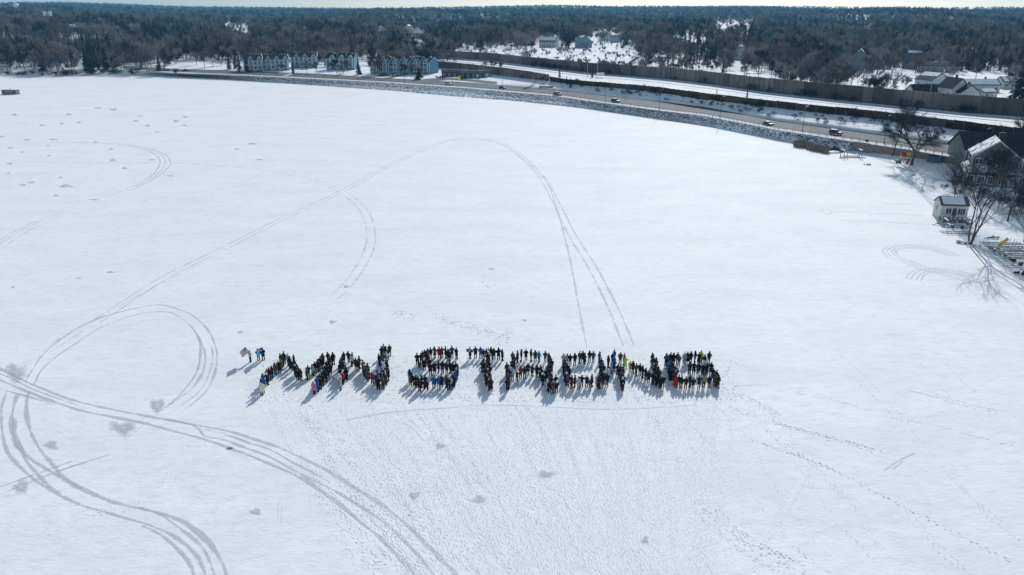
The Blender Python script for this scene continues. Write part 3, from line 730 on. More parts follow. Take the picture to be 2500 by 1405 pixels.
# ------ the 300 nearest are trees of their own, the rest is one far wood
LEAFS = [M['twig'], M['twig'], M['twig_b'], M['twig_g'], M['twig_d'], M['twig_g']]
def zone(px, py):
    if px < 560: return ('bare tree in the dense wood on the left shore', 'bare trees of the left shore wood')
    if px < 1100: return ('bare leafless tree in the wood behind the teal townhouses', 'bare trees behind the townhouses')
    if px < 1650: return ('bare thin tree behind the noise wall beside the open snowfield', 'bare trees around the snowfield')
    if px < 1800: return ('bare tree behind the tall wall left of the narrow tall house', 'bare trees left of the tall house')
    if px < 1960: return ('bare tree behind the tall wall around the rusty orange tree', 'bare trees around the orange tree')
    if px < 2120: return ('bare tree behind the wall left of the dark gabled houses', 'bare trees left of the gabled houses')
    return ('bare tree with crooked limbs among the snowy houses at right', 'bare trees among the houses at right')
near = trees[:210]; far = trees[210:]
for rr, p, px, py, h in near:
    pr = MIDS[rnd.randrange(len(MIDS))]; lab, grp = zone(px, py)
    if rnd.random() < .05:
        put_tree(CON[rnd.randrange(2)], p, h/15, rnd.uniform(0, 6), 'dark evergreen tree standing among the bare trees', 'evergreens among the bare trees'); continue
    lf = rnd.choice(LEAFS); cn = {'bare_twigs': 'grey-brown', 'brown_twigs': 'brownish', 'grey_twigs': 'pale grey', 'dark_twigs': 'dark'}[lf.name]
    put_tree(pr, p, h/14*rnd.uniform(.9, 1.1), rnd.uniform(0, 6), cn+' '+('small ' if h < 8.5 else ('tall ' if h > 14 else ''))+lab, cn+' '+grp, lf)
# special trees
sp = [(1062,106,11,CON),(1078,104,12,CON),(1092,108,13,CON),(1110,104,15,CON),(1128,106,12,CON),(1150,112,13,CON),(1170,110,16,CON),(1190,108,14,CON),(1225,104,17,CON),(1245,106,16,CON),(1262,110,17,PINE),(1282,112,18,PINE),(1300,110,17,PINE),(1330,95,13,CON),(1372,118,10,CON),(1387,120,9,CON),(1368,84,12,CON),
      (975,100,9,CON),(880,135,8,CON),(1590,118,9,CON),(1620,110,11,CON),(1545,112,9,CON),(2485,250,22,PINE),(2500,190,26,PINE),(2470,268,5,PINE),(1810,70,15,CON),(1840,64,18,CON),(1980,60,14,CON),(560,170,14,CON),(585,176,13,CON),(603,176,12,CON),(576,168,14,CON),(390,180,13,PINE),(345,166,9,CON)]
for i, (x, y, h, lib) in enumerate(sp):
    p = G(x, y); put_tree(lib[i % 2], p, h/(13 if lib is CON else 15), i*1.3, 'tall dark evergreen in the belt of conifers beyond the highway' if 1050 < x < 1400 and h > 10 else ('dark spruce left of the first teal townhouse' if 550 < x < 610 else ('huge dark pine at the right edge of the picture' if x > 2460 else 'dark evergreen rising out of the bare wood')),
                            'conifer belt beyond the highway' if 1050 < x < 1400 and h > 10 else 'dark evergreens in the wood')
put_tree(CON[0], G(716, 181), .72, 0, 'small dark cone-shaped spruce in front of the left townhouses')
put_tree(PINE[0], G(876, 183), .72, 1, 'dark evergreen with a bare trunk between two townhouse blocks')
put_tree(tree_proto('evergreen_tree', conifer(9, 7, 4.6), M['bark_d'], M['needle']), G(1024, 194), 1.05, 2, 'broad round dark evergreen at the corner of the right townhouses')
put_tree(CON[1], P(1383, 213, 4.2), .5, 0, 'left of three small spruces on the snowy slope', 'three small spruces')
put_tree(CON[0], P(1392, 216, 4.2), .47, 2, 'middle of three small spruces on the snowy slope', 'three small spruces')
put_tree(CON[1], P(1411, 215, 4.2), .38, 3, 'smallest and rightmost of three spruces on the snowy slope', 'three small spruces')
put_tree(CON[0], G(1366, 190), .5, 3, 'small spruce between the near wall and the highway'); put_tree(CON[1], G(1446, 190), .45, 3, 'small spruce beside the highway sign posts')
put_tree(CON[1], G(1824, 237), .3, 3, 'tiny lone spruce on the snow strip between the two walls'); put_tree(CON[0], G(1750, 226), .17, 3, 'tiny dark sapling on the snow strip left of the lone spruce')
put_tree(MIDS[0], G(636, 118), .95, 0, 'orange willow glowing among the bare trees on the left', None, M['willow'])
put_tree(MIDS[1], G(1905, 140), 1.0, 0, 'rusty orange tree in the wood behind the noise wall', None, mat('rust_twigs', (.45, .18, .10), .9, .3, .6))
put_tree(MIDS[2], G(275, 178), .8, 0, 'russet-crowned bare tree at the left shore near the road', None, M['twig_b'])
for i, (x, y, h) in enumerate([(655,128,11),(905,178,9),(925,182,8),(850,178,8),(838,160,10),(800,176,7),(780,150,10),(700,140,11),(672,134,12),(640,138,11),(730,132,12),(765,138,11),(860,140,11),(940,138,10),(990,140,11),(1010,136,11),(1095,160,9),(1115,160,8),(1180,172,8),(1205,176,7),(1225,178,7),(1022,186,7),(1000,180,7),(750,180,11),(822,180,11),(838,181,12),(915,186,12),(928,185,10),(1004,184,9),(985,183,8),(690,178,8),(775,179,9),(1140,178,7),(1160,180,6),(1080,150,10),(610,146,14),(630,150,12),(592,150,15),(575,150,14),(540,160,14),(520,164,13),(500,168,13),(480,160,13),(550,150,14)]):
    put_tree(MIDS[i % 7], G(x, y), h/14, i*.9, 'bare tree close around the teal townhouses', 'bare trees close around the townhouses', LEAFS[i % 5])
for i in range(46):
    x = rnd.uniform(560, 1090); y = rnd.uniform(151, 163)
    put_tree(MIDS[i % 7], G(x, y), rnd.uniform(.65, .95), i*.7, 'bare tree rising behind the roofs of the teal townhouses', 'bare trees behind the townhouse roofs', LEAFS[i % 6])
# shoreline brush on the left
for i in range(40):
    x = rnd.uniform(0, 440); y = itp(x, *LA)-rnd.uniform(.5, 5)
    if 180 < x < 230 and rnd.random() < .5: continue
    put_tree(SHR[i % 3], G(x, y), rnd.uniform(1.2, 2.4), i, 'dark leafless brush along the left shoreline', 'brush along the left shoreline', cat='shrub')
# shrubs on the slope below the low wall and along it
for i in range(110):
    x = rnd.uniform(1420, 2440); e = itp(x, *LE); d = itp(x, *LD); t = rnd.random()**1.4*.8
    put_tree(SHR[i % 3], G(x, e+1+(d-e)*t), rnd.uniform(.5, 1.1), i, 'small bare shrub on the snowy slope above the lake road', 'bare shrubs on the slope', cat='shrub')
for i in range(92):
    x = rnd.uniform(1230, 2480) if i > 12 else rnd.uniform(1300, 1420); e = itp(x, *LE)
    put_tree(SHR[i % 3], G(x, e-rnd.uniform(3, 9) if i % 3 == 0 else e+1), rnd.uniform(.8, 1.5), i, 'dark leafless bush growing against the low brown wall', 'bushes against the low wall', cat='shrub')
for i in range(34):
    x = rnd.uniform(1240, 2420); f_ = itp(x, *LF)
    if i < 14: x = rnd.uniform(1290, 1420)
    put_tree(SHR[i % 3], G(x, itp(x, *LF)+.8), rnd.uniform(1.2, 2.2), i, 'leafless bush against the foot of the tall noise wall', 'bushes at the tall wall', cat='shrub')

def far_wood():
    """one stuff object: instances of five light trees on scattered points"""
    protos = []
    for k, (s, H, leaf) in enumerate([(31, 14, 'twig_d'), (32, 13, 'twig'), (33, 15, 'twig_b'), (34, 14, 'twig_g'), (35, 14, 'twig')]):
        r = grow(s, H, 1.05, 420, .26, .26, .12)
        b = MB(); b.add(r[0].v, r[0].f); b.add(r[1].v, r[1].f); me = b.mesh('wood_tree'); me.materials.append(M[leaf]); protos.append(me)
    c = conifer(36, 13, 3.2); b = MB(); b.add(c[1].v, c[1].f); me = b.mesh('wood_tree'); me.materials.append(M['needle']); protos.append(me)
    v = []; sc = []; idx = []
    for rr, p, px, py, h in far:
        v.append(p); s = h/14*(1.0 if rr < 2500 else 1.25); sc.append(s)
        cl = math.sin(px*.021+rr*.004)+math.sin(px*.009-rr*.0027+1)
        idx.append(5 if rnd.random() < (.06+.55*max(0, cl-.8)) else (rnd.randrange(5) if rnd.random() < .6 else int(2.5+2.4*math.sin(px*.013+rr*.006))))
    me = bpy.data.meshes.new('far_wood'); me.from_pydata(v, [], [])
    a = me.attributes.new('ts', 'FLOAT', 'POINT'); a.data.foreach_set('value', np.array(sc, dtype=np.float32))
    a = me.attributes.new('ti', 'INT', 'POINT'); a.data.foreach_set('value', np.array(idx, dtype=np.int32))
    a = me.attributes.new('tr', 'FLOAT', 'POINT'); a.data.foreach_set('value', np.array([rnd.uniform(0, 6.28) for _ in v], dtype=np.float32))
    o = link('far_wood', me); tag(o, 'far leafless woodland fading to blue towards the horizon', 'wood', kind='stuff')
    ng = bpy.data.node_groups.new('scatter', 'GeometryNodeTree')
    ng.interface.new_socket('Geometry', in_out='INPUT', socket_type='NodeSocketGeometry'); ng.interface.new_socket('Geometry', in_out='OUTPUT', socket_type='NodeSocketGeometry')
    N, L = ng.nodes, ng.links
    gi = N.new('NodeGroupInput'); go = N.new('NodeGroupOutput'); jo = N.new('GeometryNodeJoinGeometry')
    def attr(nm, dt):
        a_ = N.new('GeometryNodeInputNamedAttribute'); a_.data_type = dt; a_.inputs['Name'].default_value = nm; return a_.outputs['Attribute']
    comb = N.new('ShaderNodeCombineXYZ'); L.new(attr('tr', 'FLOAT'), comb.inputs[2])
    for k, pm in enumerate(protos):
        ob = bpy.data.objects.new('wood_tree_source', pm)
        oi = N.new('GeometryNodeObjectInfo'); oi.inputs['Object'].default_value = ob; oi.inputs['As Instance'].default_value = True
        ip = N.new('GeometryNodeInstanceOnPoints'); cm = N.new('FunctionNodeCompare'); cm.data_type = 'INT'; cm.operation = 'EQUAL'
        L.new(attr('ti', 'INT'), cm.inputs[2]); cm.inputs[3].default_value = k
        L.new(cm.outputs[0], ip.inputs['Selection']); L.new(gi.outputs[0], ip.inputs['Points']); L.new(oi.outputs['Geometry'], ip.inputs['Instance'])
        L.new(comb.outputs[0], ip.inputs['Rotation']); L.new(attr('ts', 'FLOAT'), ip.inputs['Scale']); L.new(ip.outputs[0], jo.inputs[0])
    L.new(jo.outputs[0], go.inputs[0])
    md = o.modifiers.new('scatter', 'NODES'); md.node_group = ng
    print('far trees', len(v), 'near', len(near), 'cut range', near[-1][0])
far_wood()

# big bare trees in the lakeside yards
def yard(name, px, py, H, label, seed, **kw):
    p = G(px, py); t, c = grow(seed, H, **kw)
    root = empty(name, p, 0, label, 'tree'); t.build('trunk', M['bark'], root, True); c.build('crown', M['twig_d'], root); return root
yard('bare_tree', 2226, 403, 21, 'big bare tree with thick forked trunk right of the red and yellow playset', 41, twn=3400, fork=.22, rad=.5, tw=.021, spread=1.25, up=.25)
yard('bare_tree', 2178, 382, 18, 'slimmer leaning bare tree left of the red and yellow playset', 42, twn=1700, fork=.4, rad=.24, tw=.015, spread=1.0, lean=(.1, 0))
yard('bare_tree', 2369, 595, 18.5, 'bare tree with several trunks at the shore right of the boathouse', 43, twn=1500, fork=.40, rad=.22, tw=.012, spread=1.0, stems=3, up=.3)
yard('bare_tree', 2324, 522, 11.5, 'thin bare tree rising in front of the boathouse roof', 44, twn=1200, fork=.45, rad=.14, tw=.016, spread=.9, lean=(.12, 0))
yard('bare_tree', 2460, 541, 13, 'bare tree on the yard right of the boathouse', 45, twn=2600, fork=.28, rad=.24, tw=.02, spread=1.0, lean=(.06, 0))
yard('bare_tree', 2499, 592, 9, 'thin young bare tree at the right edge beside the stacked docks', 46, twn=700, fork=.4, rad=.10, tw=.014, spread=.8, lean=(-.15, 0))
yard('bare_tree', 2388, 486, 16, 'bare tree in front of the left half of the big lake house', 47, twn=3800, fork=.25, rad=.2, tw=.012, spread=1.2)
yard('bare_tree', 2452, 492, 17, 'bare tree hiding the right half of the big lake house', 48, twn=3800, fork=.25, rad=.2, tw=.012, spread=1.2)
yard('bare_tree', 2490, 360, 12, 'bare tree behind the roofs of the big lake house', 49, twn=2600, fork=.25, rad=.2, tw=.018, spread=1.1)

# ---------------------------------------------------------------- rocky bank
def riprap():
    v = []; f = []; r = random.Random(3)
    for _ in range(11000):
        x = r.uniform(430, 2090); t = r.random(); a = itp(x, *LA); c = itp(x, *LC); b = min(c+2.6+(c-180)*.022, a-1)
        if t > .55 and r.random() < .25 or x > 1750 and r.random() < .7: continue
        p = G(x, b+.6+(a-b-.9)*t); s = r.uniform(.25, .8)*(1.25 if t < .5 else .85)
        n = len(v)
        for k in range(8):
            q = Vector((1 if k & 1 else -1, 1 if k & 2 else -1, 1 if k & 4 else -1))*.5
            q = Vector((q.x*r.uniform(.7, 1.5), q.y*r.uniform(.7, 1.3), q.z*r.uniform(.25, .65)))*s; v.append((p.x+q.x, p.y+q.y, p.z+q.z))
        f += [(n, n+2, n+3, n+1), (n+4, n+5, n+7, n+6), (n, n+1, n+5, n+4), (n+1, n+3, n+7, n+5), (n+3, n+2, n+6, n+7), (n+2, n, n+4, n+6)]
    me = bpy.data.meshes.new('bank_rocks'); me.from_pydata(v, [], f); me.materials.append(M['rock']); o = link('bank_rocks', me)
    tag(o, 'snow-covered rocks piled on the bank between road and ice', 'rocks', kind='stuff')
riprap()
# ---------------------------------------------------------------- buildings
def window(parent, M4, x, y, z, w, h, nx=2, face=-1):
    """window in the local xz plane at y (face -1 looks to -y) or yz plane when face is +-2"""
    def bx(b, cx, cz, ww, hh, dep, dd):
        if abs(face) == 1: b.box((x+cx, y+face*dd, z+cz), (ww, dep, hh))
        else: b.box((x+face/2*dd, y+cx, z+cz), (dep, ww, hh))
    b = MB()
    bx(b, 0, h/2+.06, w+.3, .14, .12, .05); bx(b, 0, -h/2-.06, w+.3, .14, .12, .05)
    bx(b, -w/2-.07, 0, .14, h, .12, .05); bx(b, w/2+.07, 0, .14, h, .12, .05)
    for k in range(1, nx): bx(b, -w/2+w*k/nx, 0, .06, h, .1, .05)
    f_ = b.build('window', M['trim'], parent)
    b = MB(); bx(b, 0, 0, w, h, .06, .02); b.build('pane', M['glass'], f_)
    return f_
def gable(b, rb, x0, x1, y0, y1, z0, ze, zr, axis='x', over=.4, th=.25):
    """walls with gable ends into b, roof slabs into rb; axis = ridge direction"""
    if axis == 'x':
        ym = (y0+y1)/2
        b.add([(x0,y0,z0),(x1,y0,z0),(x1,y1,z0),(x0,y1,z0),(x0,y0,ze),(x1,y0,ze),(x1,y1,ze),(x0,y1,ze),(x0,ym,zr),(x1,ym,zr)],
              [(0,1,5,4),(2,3,7,6),(1,2,6,9,5),(3,0,4,8,7),(4,5,9,8),(6,7,8,9)])
        s = (zr-ze)/(ym-y0)
        for sg, yy in ((-1, y0), (1, y1)):
            yo = yy+sg*over; zo = ze-over*s; e = .02
            vs = [(x0-over,yo,zo+e),(x1+over,yo,zo+e),(x1+over,ym,zr+e),(x0-over,ym,zr+e)]
            vs += [(a, c, d+th) for a, c, d in vs]
            rb.add(vs, [(0,1,2,3),(7,6,5,4),(0,4,5,1),(1,5,6,2),(2,6,7,3),(3,7,4,0)])
    else:
        n = len(b.v); m_ = len(rb.v)
        b2, r2 = MB(), MB(); gable(b2, r2, y0, y1, x0, x1, z0, ze, zr, 'x', over, th)
        b.add([(v[1], v[0], v[2]) for v in b2.v], [tuple(reversed(f)) for f in b2.f]); rb.add([(v[1], v[0], v[2]) for v in r2.v], [tuple(reversed(f)) for f in r2.f])
def house(px, py, w, d, h, rz, label, wall='pale_siding', roof='shingle', snow=1, axis='x', rise=.55, name='house', wins=True, chimney=True, group=None, garage=False):
    p = G(px, py); root = empty(name, p, rz, label, 'house', group)
    b, rb = MB(), MB(); half = (d if axis == 'x' else w)/2
    gable(b, rb, -w/2, w/2, -d/2, d/2, -1, h, h+half*rise, axis)
    b.build('wall', M[wall], root); ro = rb.build('roof', M[roof], root)
    if snow:
        sb = MB(); q = MB(); gable(q, sb, -w/2+.4, w/2-.4, -d/2+(.2 if snow == 1 else d*.3), d/2-.2, -1, h+.25, h+half*rise+.22, axis, .15, .12); sb.build('roof_snow', M['rsnow'], ro)
    if chimney:
        c = MB(); c.box((w*.2, d*.12, h+half*rise), (.8, .8, 2.2)); c.build('chimney', M['brick'], ro)
    if wins:
        k = max(2, int(w/3.2))
        for i in range(k):
            for zz in ([h*.3, h*.72] if h > 4.5 else [h*.5]): window(root, None, -w/2+w*(i+.5)/k, -d/2-.001, zz, 1.1, 1.3)
        for i in range(2): window(root, None, -w/2-.001, -d/4+d/2*i, h*.55, 1.0, 1.3, face=-2)
    dr = MB(); dr.box((w*.28 if not garage else w*.2, -d/2-.03, 1.05), (1.0 if not garage else w*.35, .1, 2.1)); dr.build('door', M['trim'], root)
    return root
def townhouse(px, py, units, rot, label, uw=7.0, dep=11.0, step=(6.6, .0), eave=7.8, wall='blue_siding', dormers=True):
    """sawtooth row: every unit is turned by rot and shifted along the row"""
    p = G(px, py); root = empty('townhouse_block', p, 0, label, 'townhouses', 'teal townhouse blocks by the road')
    T0 = None
    for i in range(units):
        T = Matrix.Translation((-step[0]*i, step[1]*i, 0)) @ Matrix.Rotation(rot, 4, 'Z')
        b, rb, tb = MB(), MB(), MB()
        gable(b, rb, -uw, 0, 0, dep, -1.5, eave, eave+dep*.27, 'x', .3, .2)
        # front bay with its own steep gable
        bb, rr = MB(), MB(); gable(bb, rr, -uw*.55, -uw*.1, -1.3, 3, .9, eave+.2, eave+2.0, 'y', .2, .18)
        for m_ in (b, rb, bb, rr): m_.v = [tuple(T @ Vector(v)) for v in m_.v]
        w_ = b.build('wall', M[wall], root); bb.build('bay', M[wall], root)
        ro = rb.build('roof', M['shingle'], root); rr.build('bay_roof', M['shingle_g'], ro)
        # white corner boards, rake trims, balconies
        for x in (-.0, -uw): tb.box((x-.02, -.04, eave/2-.5), (.28, .28, eave+.6), M=T)
        for x in (-uw*.55, -uw*.1): tb.box((x, -1.34, eave/2+.6), (.26, .2, eave-.8), M=T)
        tb.tube([T @ Vector((.34, -.3, eave-.05)), T @ Vector((.34, dep/2, eave+dep*.27+.22)), T @ Vector((.34, dep+.3, eave-.05))], .17, 4)
        tb.tube([T @ Vector((-uw*.56, -1.55, eave+.2)), T @ Vector((-uw*.325, -1.55, eave+2.15)), T @ Vector((-uw*.09, -1.55, eave+.2))], .15, 4)
        tb.build('trim', M['trim'], root)
        bal = MB()
        for z in (.9, 4.1):
            bal.box((-uw*.78, -.8, z), (uw*.42, 1.7, .2), M=T); bal.box((-uw*.78, -1.6, z+.95), (uw*.42, .1, .12), M=T)
            for k in range(6): bal.box((-uw*.97+k*uw*.076, -1.6, z+.5), (.07, .07, .9), M=T)
        bal.build('balcony', M['trim'], root)
        for x, y, z, ww, hh in ((-uw*.325, -1.32, 6.0, 1.7, 1.4), (-uw*.325, -1.32, 2.9, 1.7, 1.5), (-uw*.80, -.02, 5.6, 1.5, 1.9), (-uw*.80, -.02, 2.2, 1.6, 2.0)):
            wm = MB(); wm.box((x, y-.02, z), (ww+.5, .1, hh+.5), M=T); f_ = wm.build('window', M['trim'], root)
            wm = MB(); wm.box((x, y-.09, z), (ww, .06, hh), M=T); wm.build('pane', M['glass'], f_)
        if i % 2 == 0:
            c = MB(); c.box((-uw*.5, dep*.7, eave+dep*.2), (1, 1, 2.4), M=T); c.build('chimney', M['trim'], ro)
            c = MB(); c.box((-uw*.2, dep*.42, eave+dep*.23+.3), (1.4, 1.6, .12), M=T); c.build('roof_snow', M['rsnow'], ro)
    return root
townhouse(1049, 181.5, 6, R(-30), 'long right block of teal townhouses with gabled bays and a plain end wall', uw=7.4, dep=10.5, step=(7.0, .5), eave=7.8)
townhouse(866, 171, 3, R(-6), 'middle teal townhouse block partly hidden by a dark evergreen', uw=7.2, dep=11, step=(6.9, .8), eave=8.2)
townhouse(775, 166, 3, R(12), 'teal townhouse block with one pale gable seen between bare trees', uw=6.5, dep=10, step=(6.8, 1.2), eave=8.0)
townhouse(706, 172, 3, R(20), 'teal townhouse block with two white-trimmed gables left of the small spruce', uw=6.6, dep=10.5, step=(6.2, -.3), eave=8.0)
townhouse(643, 174.5, 2, R(22), 'leftmost teal townhouse block with a shaded side wall', uw=6.6, dep=11, step=(6.2, -.5), eave=8.4)
# low dark buildings at the bend
house(1112, 186, 17, 8, 2.6, R(-4), 'low dark building with snow scraps on its roof, left at the road bend', 'brick', 'shingle', 2, rise=.35, wins=True, chimney=False, name='low_building')
house(1152, 189.5, 15, 8, 2.6, R(-6), 'low dark building with a pale door at the road bend', 'brick', 'shingle', 2, rise=.35, chimney=False, name='low_building')
house(1182, 187.5, 8, 6, 2.6, R(-6), 'small teal-fronted shed at the end of the low dark buildings', 'blue_siding', 'shingle', 2, rise=.35, chimney=False, name='shed')
for i, x in enumerate((1068, 1076, 1084, 1126, 1134, 1166)):
    put_tree(SHR[i % 3], G(x, 192+i*.6), 1.1, i, 'dark clipped bush in front of the low buildings', 'bushes by the low buildings', cat='shrub')
# houses beyond the tall wall
house(2272, 214, 13, 10, 4.2, R(24), 'pale house with a snow-covered hipped roof behind the noise wall', 'pale_siding', 'shingle', 1, axis='y', rise=.5)
house(2262, 238, 16, 9, 3.0, R(-4), 'house with a wide dark roof just behind the noise wall', 'pale_siding', 'shingle', 0, rise=.6, chimney=False)
house(2322, 243, 8, 10, 5.5, R(8), 'tall pale gabled house with a blue-black roof behind the noise wall', 'pale_siding', 'shingle', 0, axis='y', rise=1.0)
house(2352, 246, 9, 8, 3.8, R(2), 'small white gabled house with a row of sunroom windows behind the wall', 'pale_siding', 'shingle', 0, axis='y', rise=.7)
house(2385, 224, 17, 9, 3.6, R(-3), 'long house with a white snow roof at the right behind the wall', 'pale_siding', 'shingle_g', 1, rise=.5)
house(2405, 238, 7, 6, 2.5, R(6), 'small shed under a round cap of snow behind the wall', 'pale_siding', 'shingle_g', 1, rise=.4, chimney=False, name='shed')
house(2095, 172, 15, 11, 6, R(-25), 'dark teal house with steep snow-edged gables in the right woods', 'sage', 'shingle', 2, axis='y', rise=1.0)
house(2140, 168, 16, 9, 5, R(-5), 'long dark house with a thin line of snow on its roof in the right woods', 'sage', 'shingle', 2, rise=.4)
house(2228, 168, 11, 10, 6, R(30), 'house with bright snow on one steep roof slope in the right woods', 'sage', 'shingle_g', 1, axis='y', rise=1.0)
house(2278, 176, 18, 9, 4.5, R(-4), 'long dark house with pale window bands above the snowy yards', 'sage', 'shingle', 2, rise=.35)
house(1808, 146, 7, 7, 8, R(10), 'narrow tall pale house deep in the woods right of centre', 'pale_siding', 'shingle_g', 1, axis='y', rise=.8)
house(1340, 116, 18, 12, 6, R(-20), 'pale grey house left behind the open snowfield', 'pale_siding', 'shingle_g', 1, rise=.7)
house(1424, 117, 16, 11, 6.5, R(8), 'dark blue house with a row of lit snow edges behind the snowfield', 'blue_siding', 'shingle_g', 1, axis='y', rise=.7)
house(1478, 100, 15, 12, 7, R(0), 'pale gabled house behind the right part of the snowfield', 'pale_siding', 'shingle_g', 1, axis='y', rise=.8)
house(1504, 104, 14, 10, 6, R(-6), 'flat-fronted grey house right of the pale gabled house', 'pale_siding', 'shingle_g', 2, rise=.4)
house(932, 91, 18, 12, 7, R(20), 'snow-roofed house left of the conifer belt', 'pale_siding', 'shingle_g', 1, axis='y', rise=.8)
house(998, 86, 16, 12, 7, R(-15), 'pale house with twin gables left of the conifer belt', 'pale_siding', 'shingle_g', 1, axis='y', rise=.9)
house(1030, 94, 20, 12, 6, R(-10), 'wide pale house with a snowy roof beside the conifer belt', 'pale_siding', 'shingle_g', 1, rise=.6)
house(1136, 84, 14, 10, 6, R(20), 'house glimpsed between dark conifers', 'pale_siding', 'shingle_g', 1, axis='y', rise=.8)
house(310, 92, 56, 16, 5, R(0), 'long low building with a line of snow on its flat roof, left wood', 'sage', 'shingle', 1, rise=.15, chimney=False, name='long_building')
house(186, 78, 16, 12, 5, R(15), 'house under a round snow roof in the left wood', 'sage', 'shingle_g', 1, rise=.6)
house(225, 84, 18, 12, 5, R(30), 'dark house with one snowy roof edge left of the long low building', 'sage', 'shingle', 2, rise=.7)
house(50, 62, 30, 14, 5, R(-15), 'snow-dusted roof high in the far left wood', 'sage', 'shingle_g', 1, rise=.3, chimney=False)
house(322, 152, 12, 9, 4.5, R(10), 'small house with a bright snow roof near the left shore road', 'sage', 'shingle_g', 1, rise=.6)
house(4, 176, 14, 10, 4, R(20), 'pale house at the very left edge of the shore', 'pale_siding', 'shingle_g', 1, rise=.6)
house(1075, 62, 20, 12, 6, R(0), 'snow roof far off above the conifer belt', 'pale_siding', 'shingle_g', 1, rise=.5, wins=False)
house(1610, 150, 9, 7, 3, R(5), 'low house under a bright cap of snow in the brush right of the snowfield', 'pale_siding', 'shingle_g', 1, rise=.4, chimney=False)
house(1634, 116, 14, 10, 4.5, R(-8), 'wide low snow-dusted roof in the trees right of the snowfield', 'sage', 'shingle_g', 1, rise=.4)
house(1932, 168, 12, 8, 4, R(-4), 'small house with a pale snow roof among trees under the rusty orange tree', 'sage', 'shingle_g', 1, rise=.5)
house(2462, 146, 14, 9, 4, R(4), 'dark house with a thin teal-white roof edge beside the huge right pine', 'sage', 'shingle', 2, rise=.3)
house(2470, 216, 13, 9, 3.6, R(-8), 'low snow-roofed house at the right edge below the huge pine', 'pale_siding', 'shingle_g', 1, rise=.45)
# footbridge line over the highway on the left
def bridge():
    a, c = G(718, 99), G(818, 97); root = empty('overpass', a, 0, 'dark thin overpass crossing above the highway among bare trees', 'bridge'); d = c-a; d.z = 0; L = d.length
    b = MB(); rz = math.atan2(d.y, d.x); b.box((d.x/2, d.y/2, 6), (L, 7, 1.2), rz); b.build('deck', M['brick'], root)
    b = MB(); b.box((d.x/2+math.sin(rz)*3.6, d.y/2-math.cos(rz)*3.6, 7.1), (L, .2, 1.0), rz); b.build('parapet', M['pole'], root)
    for t in (.05, .35, .65, .95):
        b = MB(); b.box((d.x*t, d.y*t, 2), (1.2, 5, 8), rz); b.build('pier', M['tan'], root)
bridge()
# cell tower and two water towers
def cell():
    p = G(122, 66); top = PY(113, 31, p.y).z-p.z; root = empty('cell_tower', p, 0, 'tall thin cell tower with two tiers of white antennas above the left wood', 'tower')
    b = MB(); b.tube([(0,0,-1),(0,0,top)], [1.0,.5], 8); b.build('mast', M['steel'], root)
    for z in (top-1.5, top-15):
        b = MB()
        for k in range(6):
            a = k*math.pi/3+.3; b.tube([(0,0,z-1),(4.5*math.cos(a),4.5*math.sin(a),z-1)], .2, 4)
        b.build('platform', M['steel'], root)
        for k in range(6):
            a = k*math.pi/3+.3; b = MB(); b.box((4.6*math.cos(a), 4.6*math.sin(a), z), (1.3, .9, 6), a); b.build('antenna', M['trim'], root)
cell()
def water_tower(px, py, R0, rad, ptop, label):
    az = ray(px, py); t = R0/math.hypot(az.x, az.y); x, y = az.x*t, az.y*t; top = CH+az.z*t; z0 = zat(x, y)
    root = empty('water_tower', (x, y, z0), 0, label, 'water tower'); H = top-z0
    b = MB(); b.tube([(0,0,-2),(0,0,H-rad)], rad*.22, 10); b.build('stem', M['trim'], root)
    b = MB(); b.rings([(0,0,H-rad+rad*.75*math.sin(a), rad*math.cos(a), rad*math.cos(a)) for a in [R(-80+20*k) for k in range(9)]], 18); b.build('tank', M['trim'], root, True)
water_tower(37, 6, 2400, 7, 0, 'pale round water tower on the skyline at the far left')
water_tower(2055, 17, 5200, 7, 0, 'tiny water tower on the far blue skyline right of centre')
# ice shelter on the lake
def shelter():
    p = P(27, 230.5); root = empty('ice_house', p, R(-3), 'long dark fishing shelter with a pale curved stripe, alone on the ice at far left', 'ice house')
    b = MB(); b.box((0,0,1.45), (8.6,3,2.3)); b.build('wall', M['tarp'], root)
    b = MB(); b.box((0,0,2.68), (8.9,3.3,.14)); b.build('roof', M['rsnow'], root)
    b = MB(); b.tube([(-2.3,-1.55,1.1),(-1,-1.55,1.5),(0,-1.55,1.9),(.8,-1.55,1.5),(1.8,-1.55,1.4)], .1, 4); b.build('stripe', M['trim'], root)
    b = MB(); b.box((3.2,-1.53,1.3), (1.0,.08,1.7)); b.build('door', M['glass'], root)
    for s in (-1, 1):
        b = MB(); b.box((0,s*1.3,.14), (9,.25,.28)); b.build('skid', M['wood'], root)
    b = MB(); b.tube([(.2,0,2.7),(.2,0,3.2)], .2, 6); b.build('stove_pipe', M['pole'], root)
shelter()
# signs beyond the highway and by the bend
def sign(px, py, label, m='signy', w=1.2, h=1.2, H=3.2, name='road_sign'):
    p = G(px, py); root = empty(name, p, 0, label, 'sign'); b = MB(); b.tube([(0,0,-.2),(0,0,H)], .05, 5); b.build('post', M['pole'], root)
    b = MB(); b.box((0,-.07,H-h/2), (w,.05,h)); b.build('panel', M[m], root)
sign(1121, 199, 'yellow road sign in front of the low dark buildings', w=1.8, h=2.2); sign(1529, 243, 'small yellow sign on the snowy slope right of the dark blue car', w=1.1, h=1.2, H=2.2)
sign(593, 180, 'pale blue sign board at the road left of the townhouses', 'pale_siding', 3, 1.6, 3)
def hsign():
    p = G(1446, 191); root = empty('highway_sign', p, 0, 'white-topped highway sign board on two tall posts seen from behind', 'sign')
    for s in (-1, 1):
        b = MB(); b.tube([(s*3.0,0,-.3),(s*3.0,0,9.5)], .16, 5); b.build('post', M['steel'], root)
    b = MB(); b.box((4.8,0,2.1), (4.6,.3,2.0)); b.build('panel', M['trim'], root)
hsign()
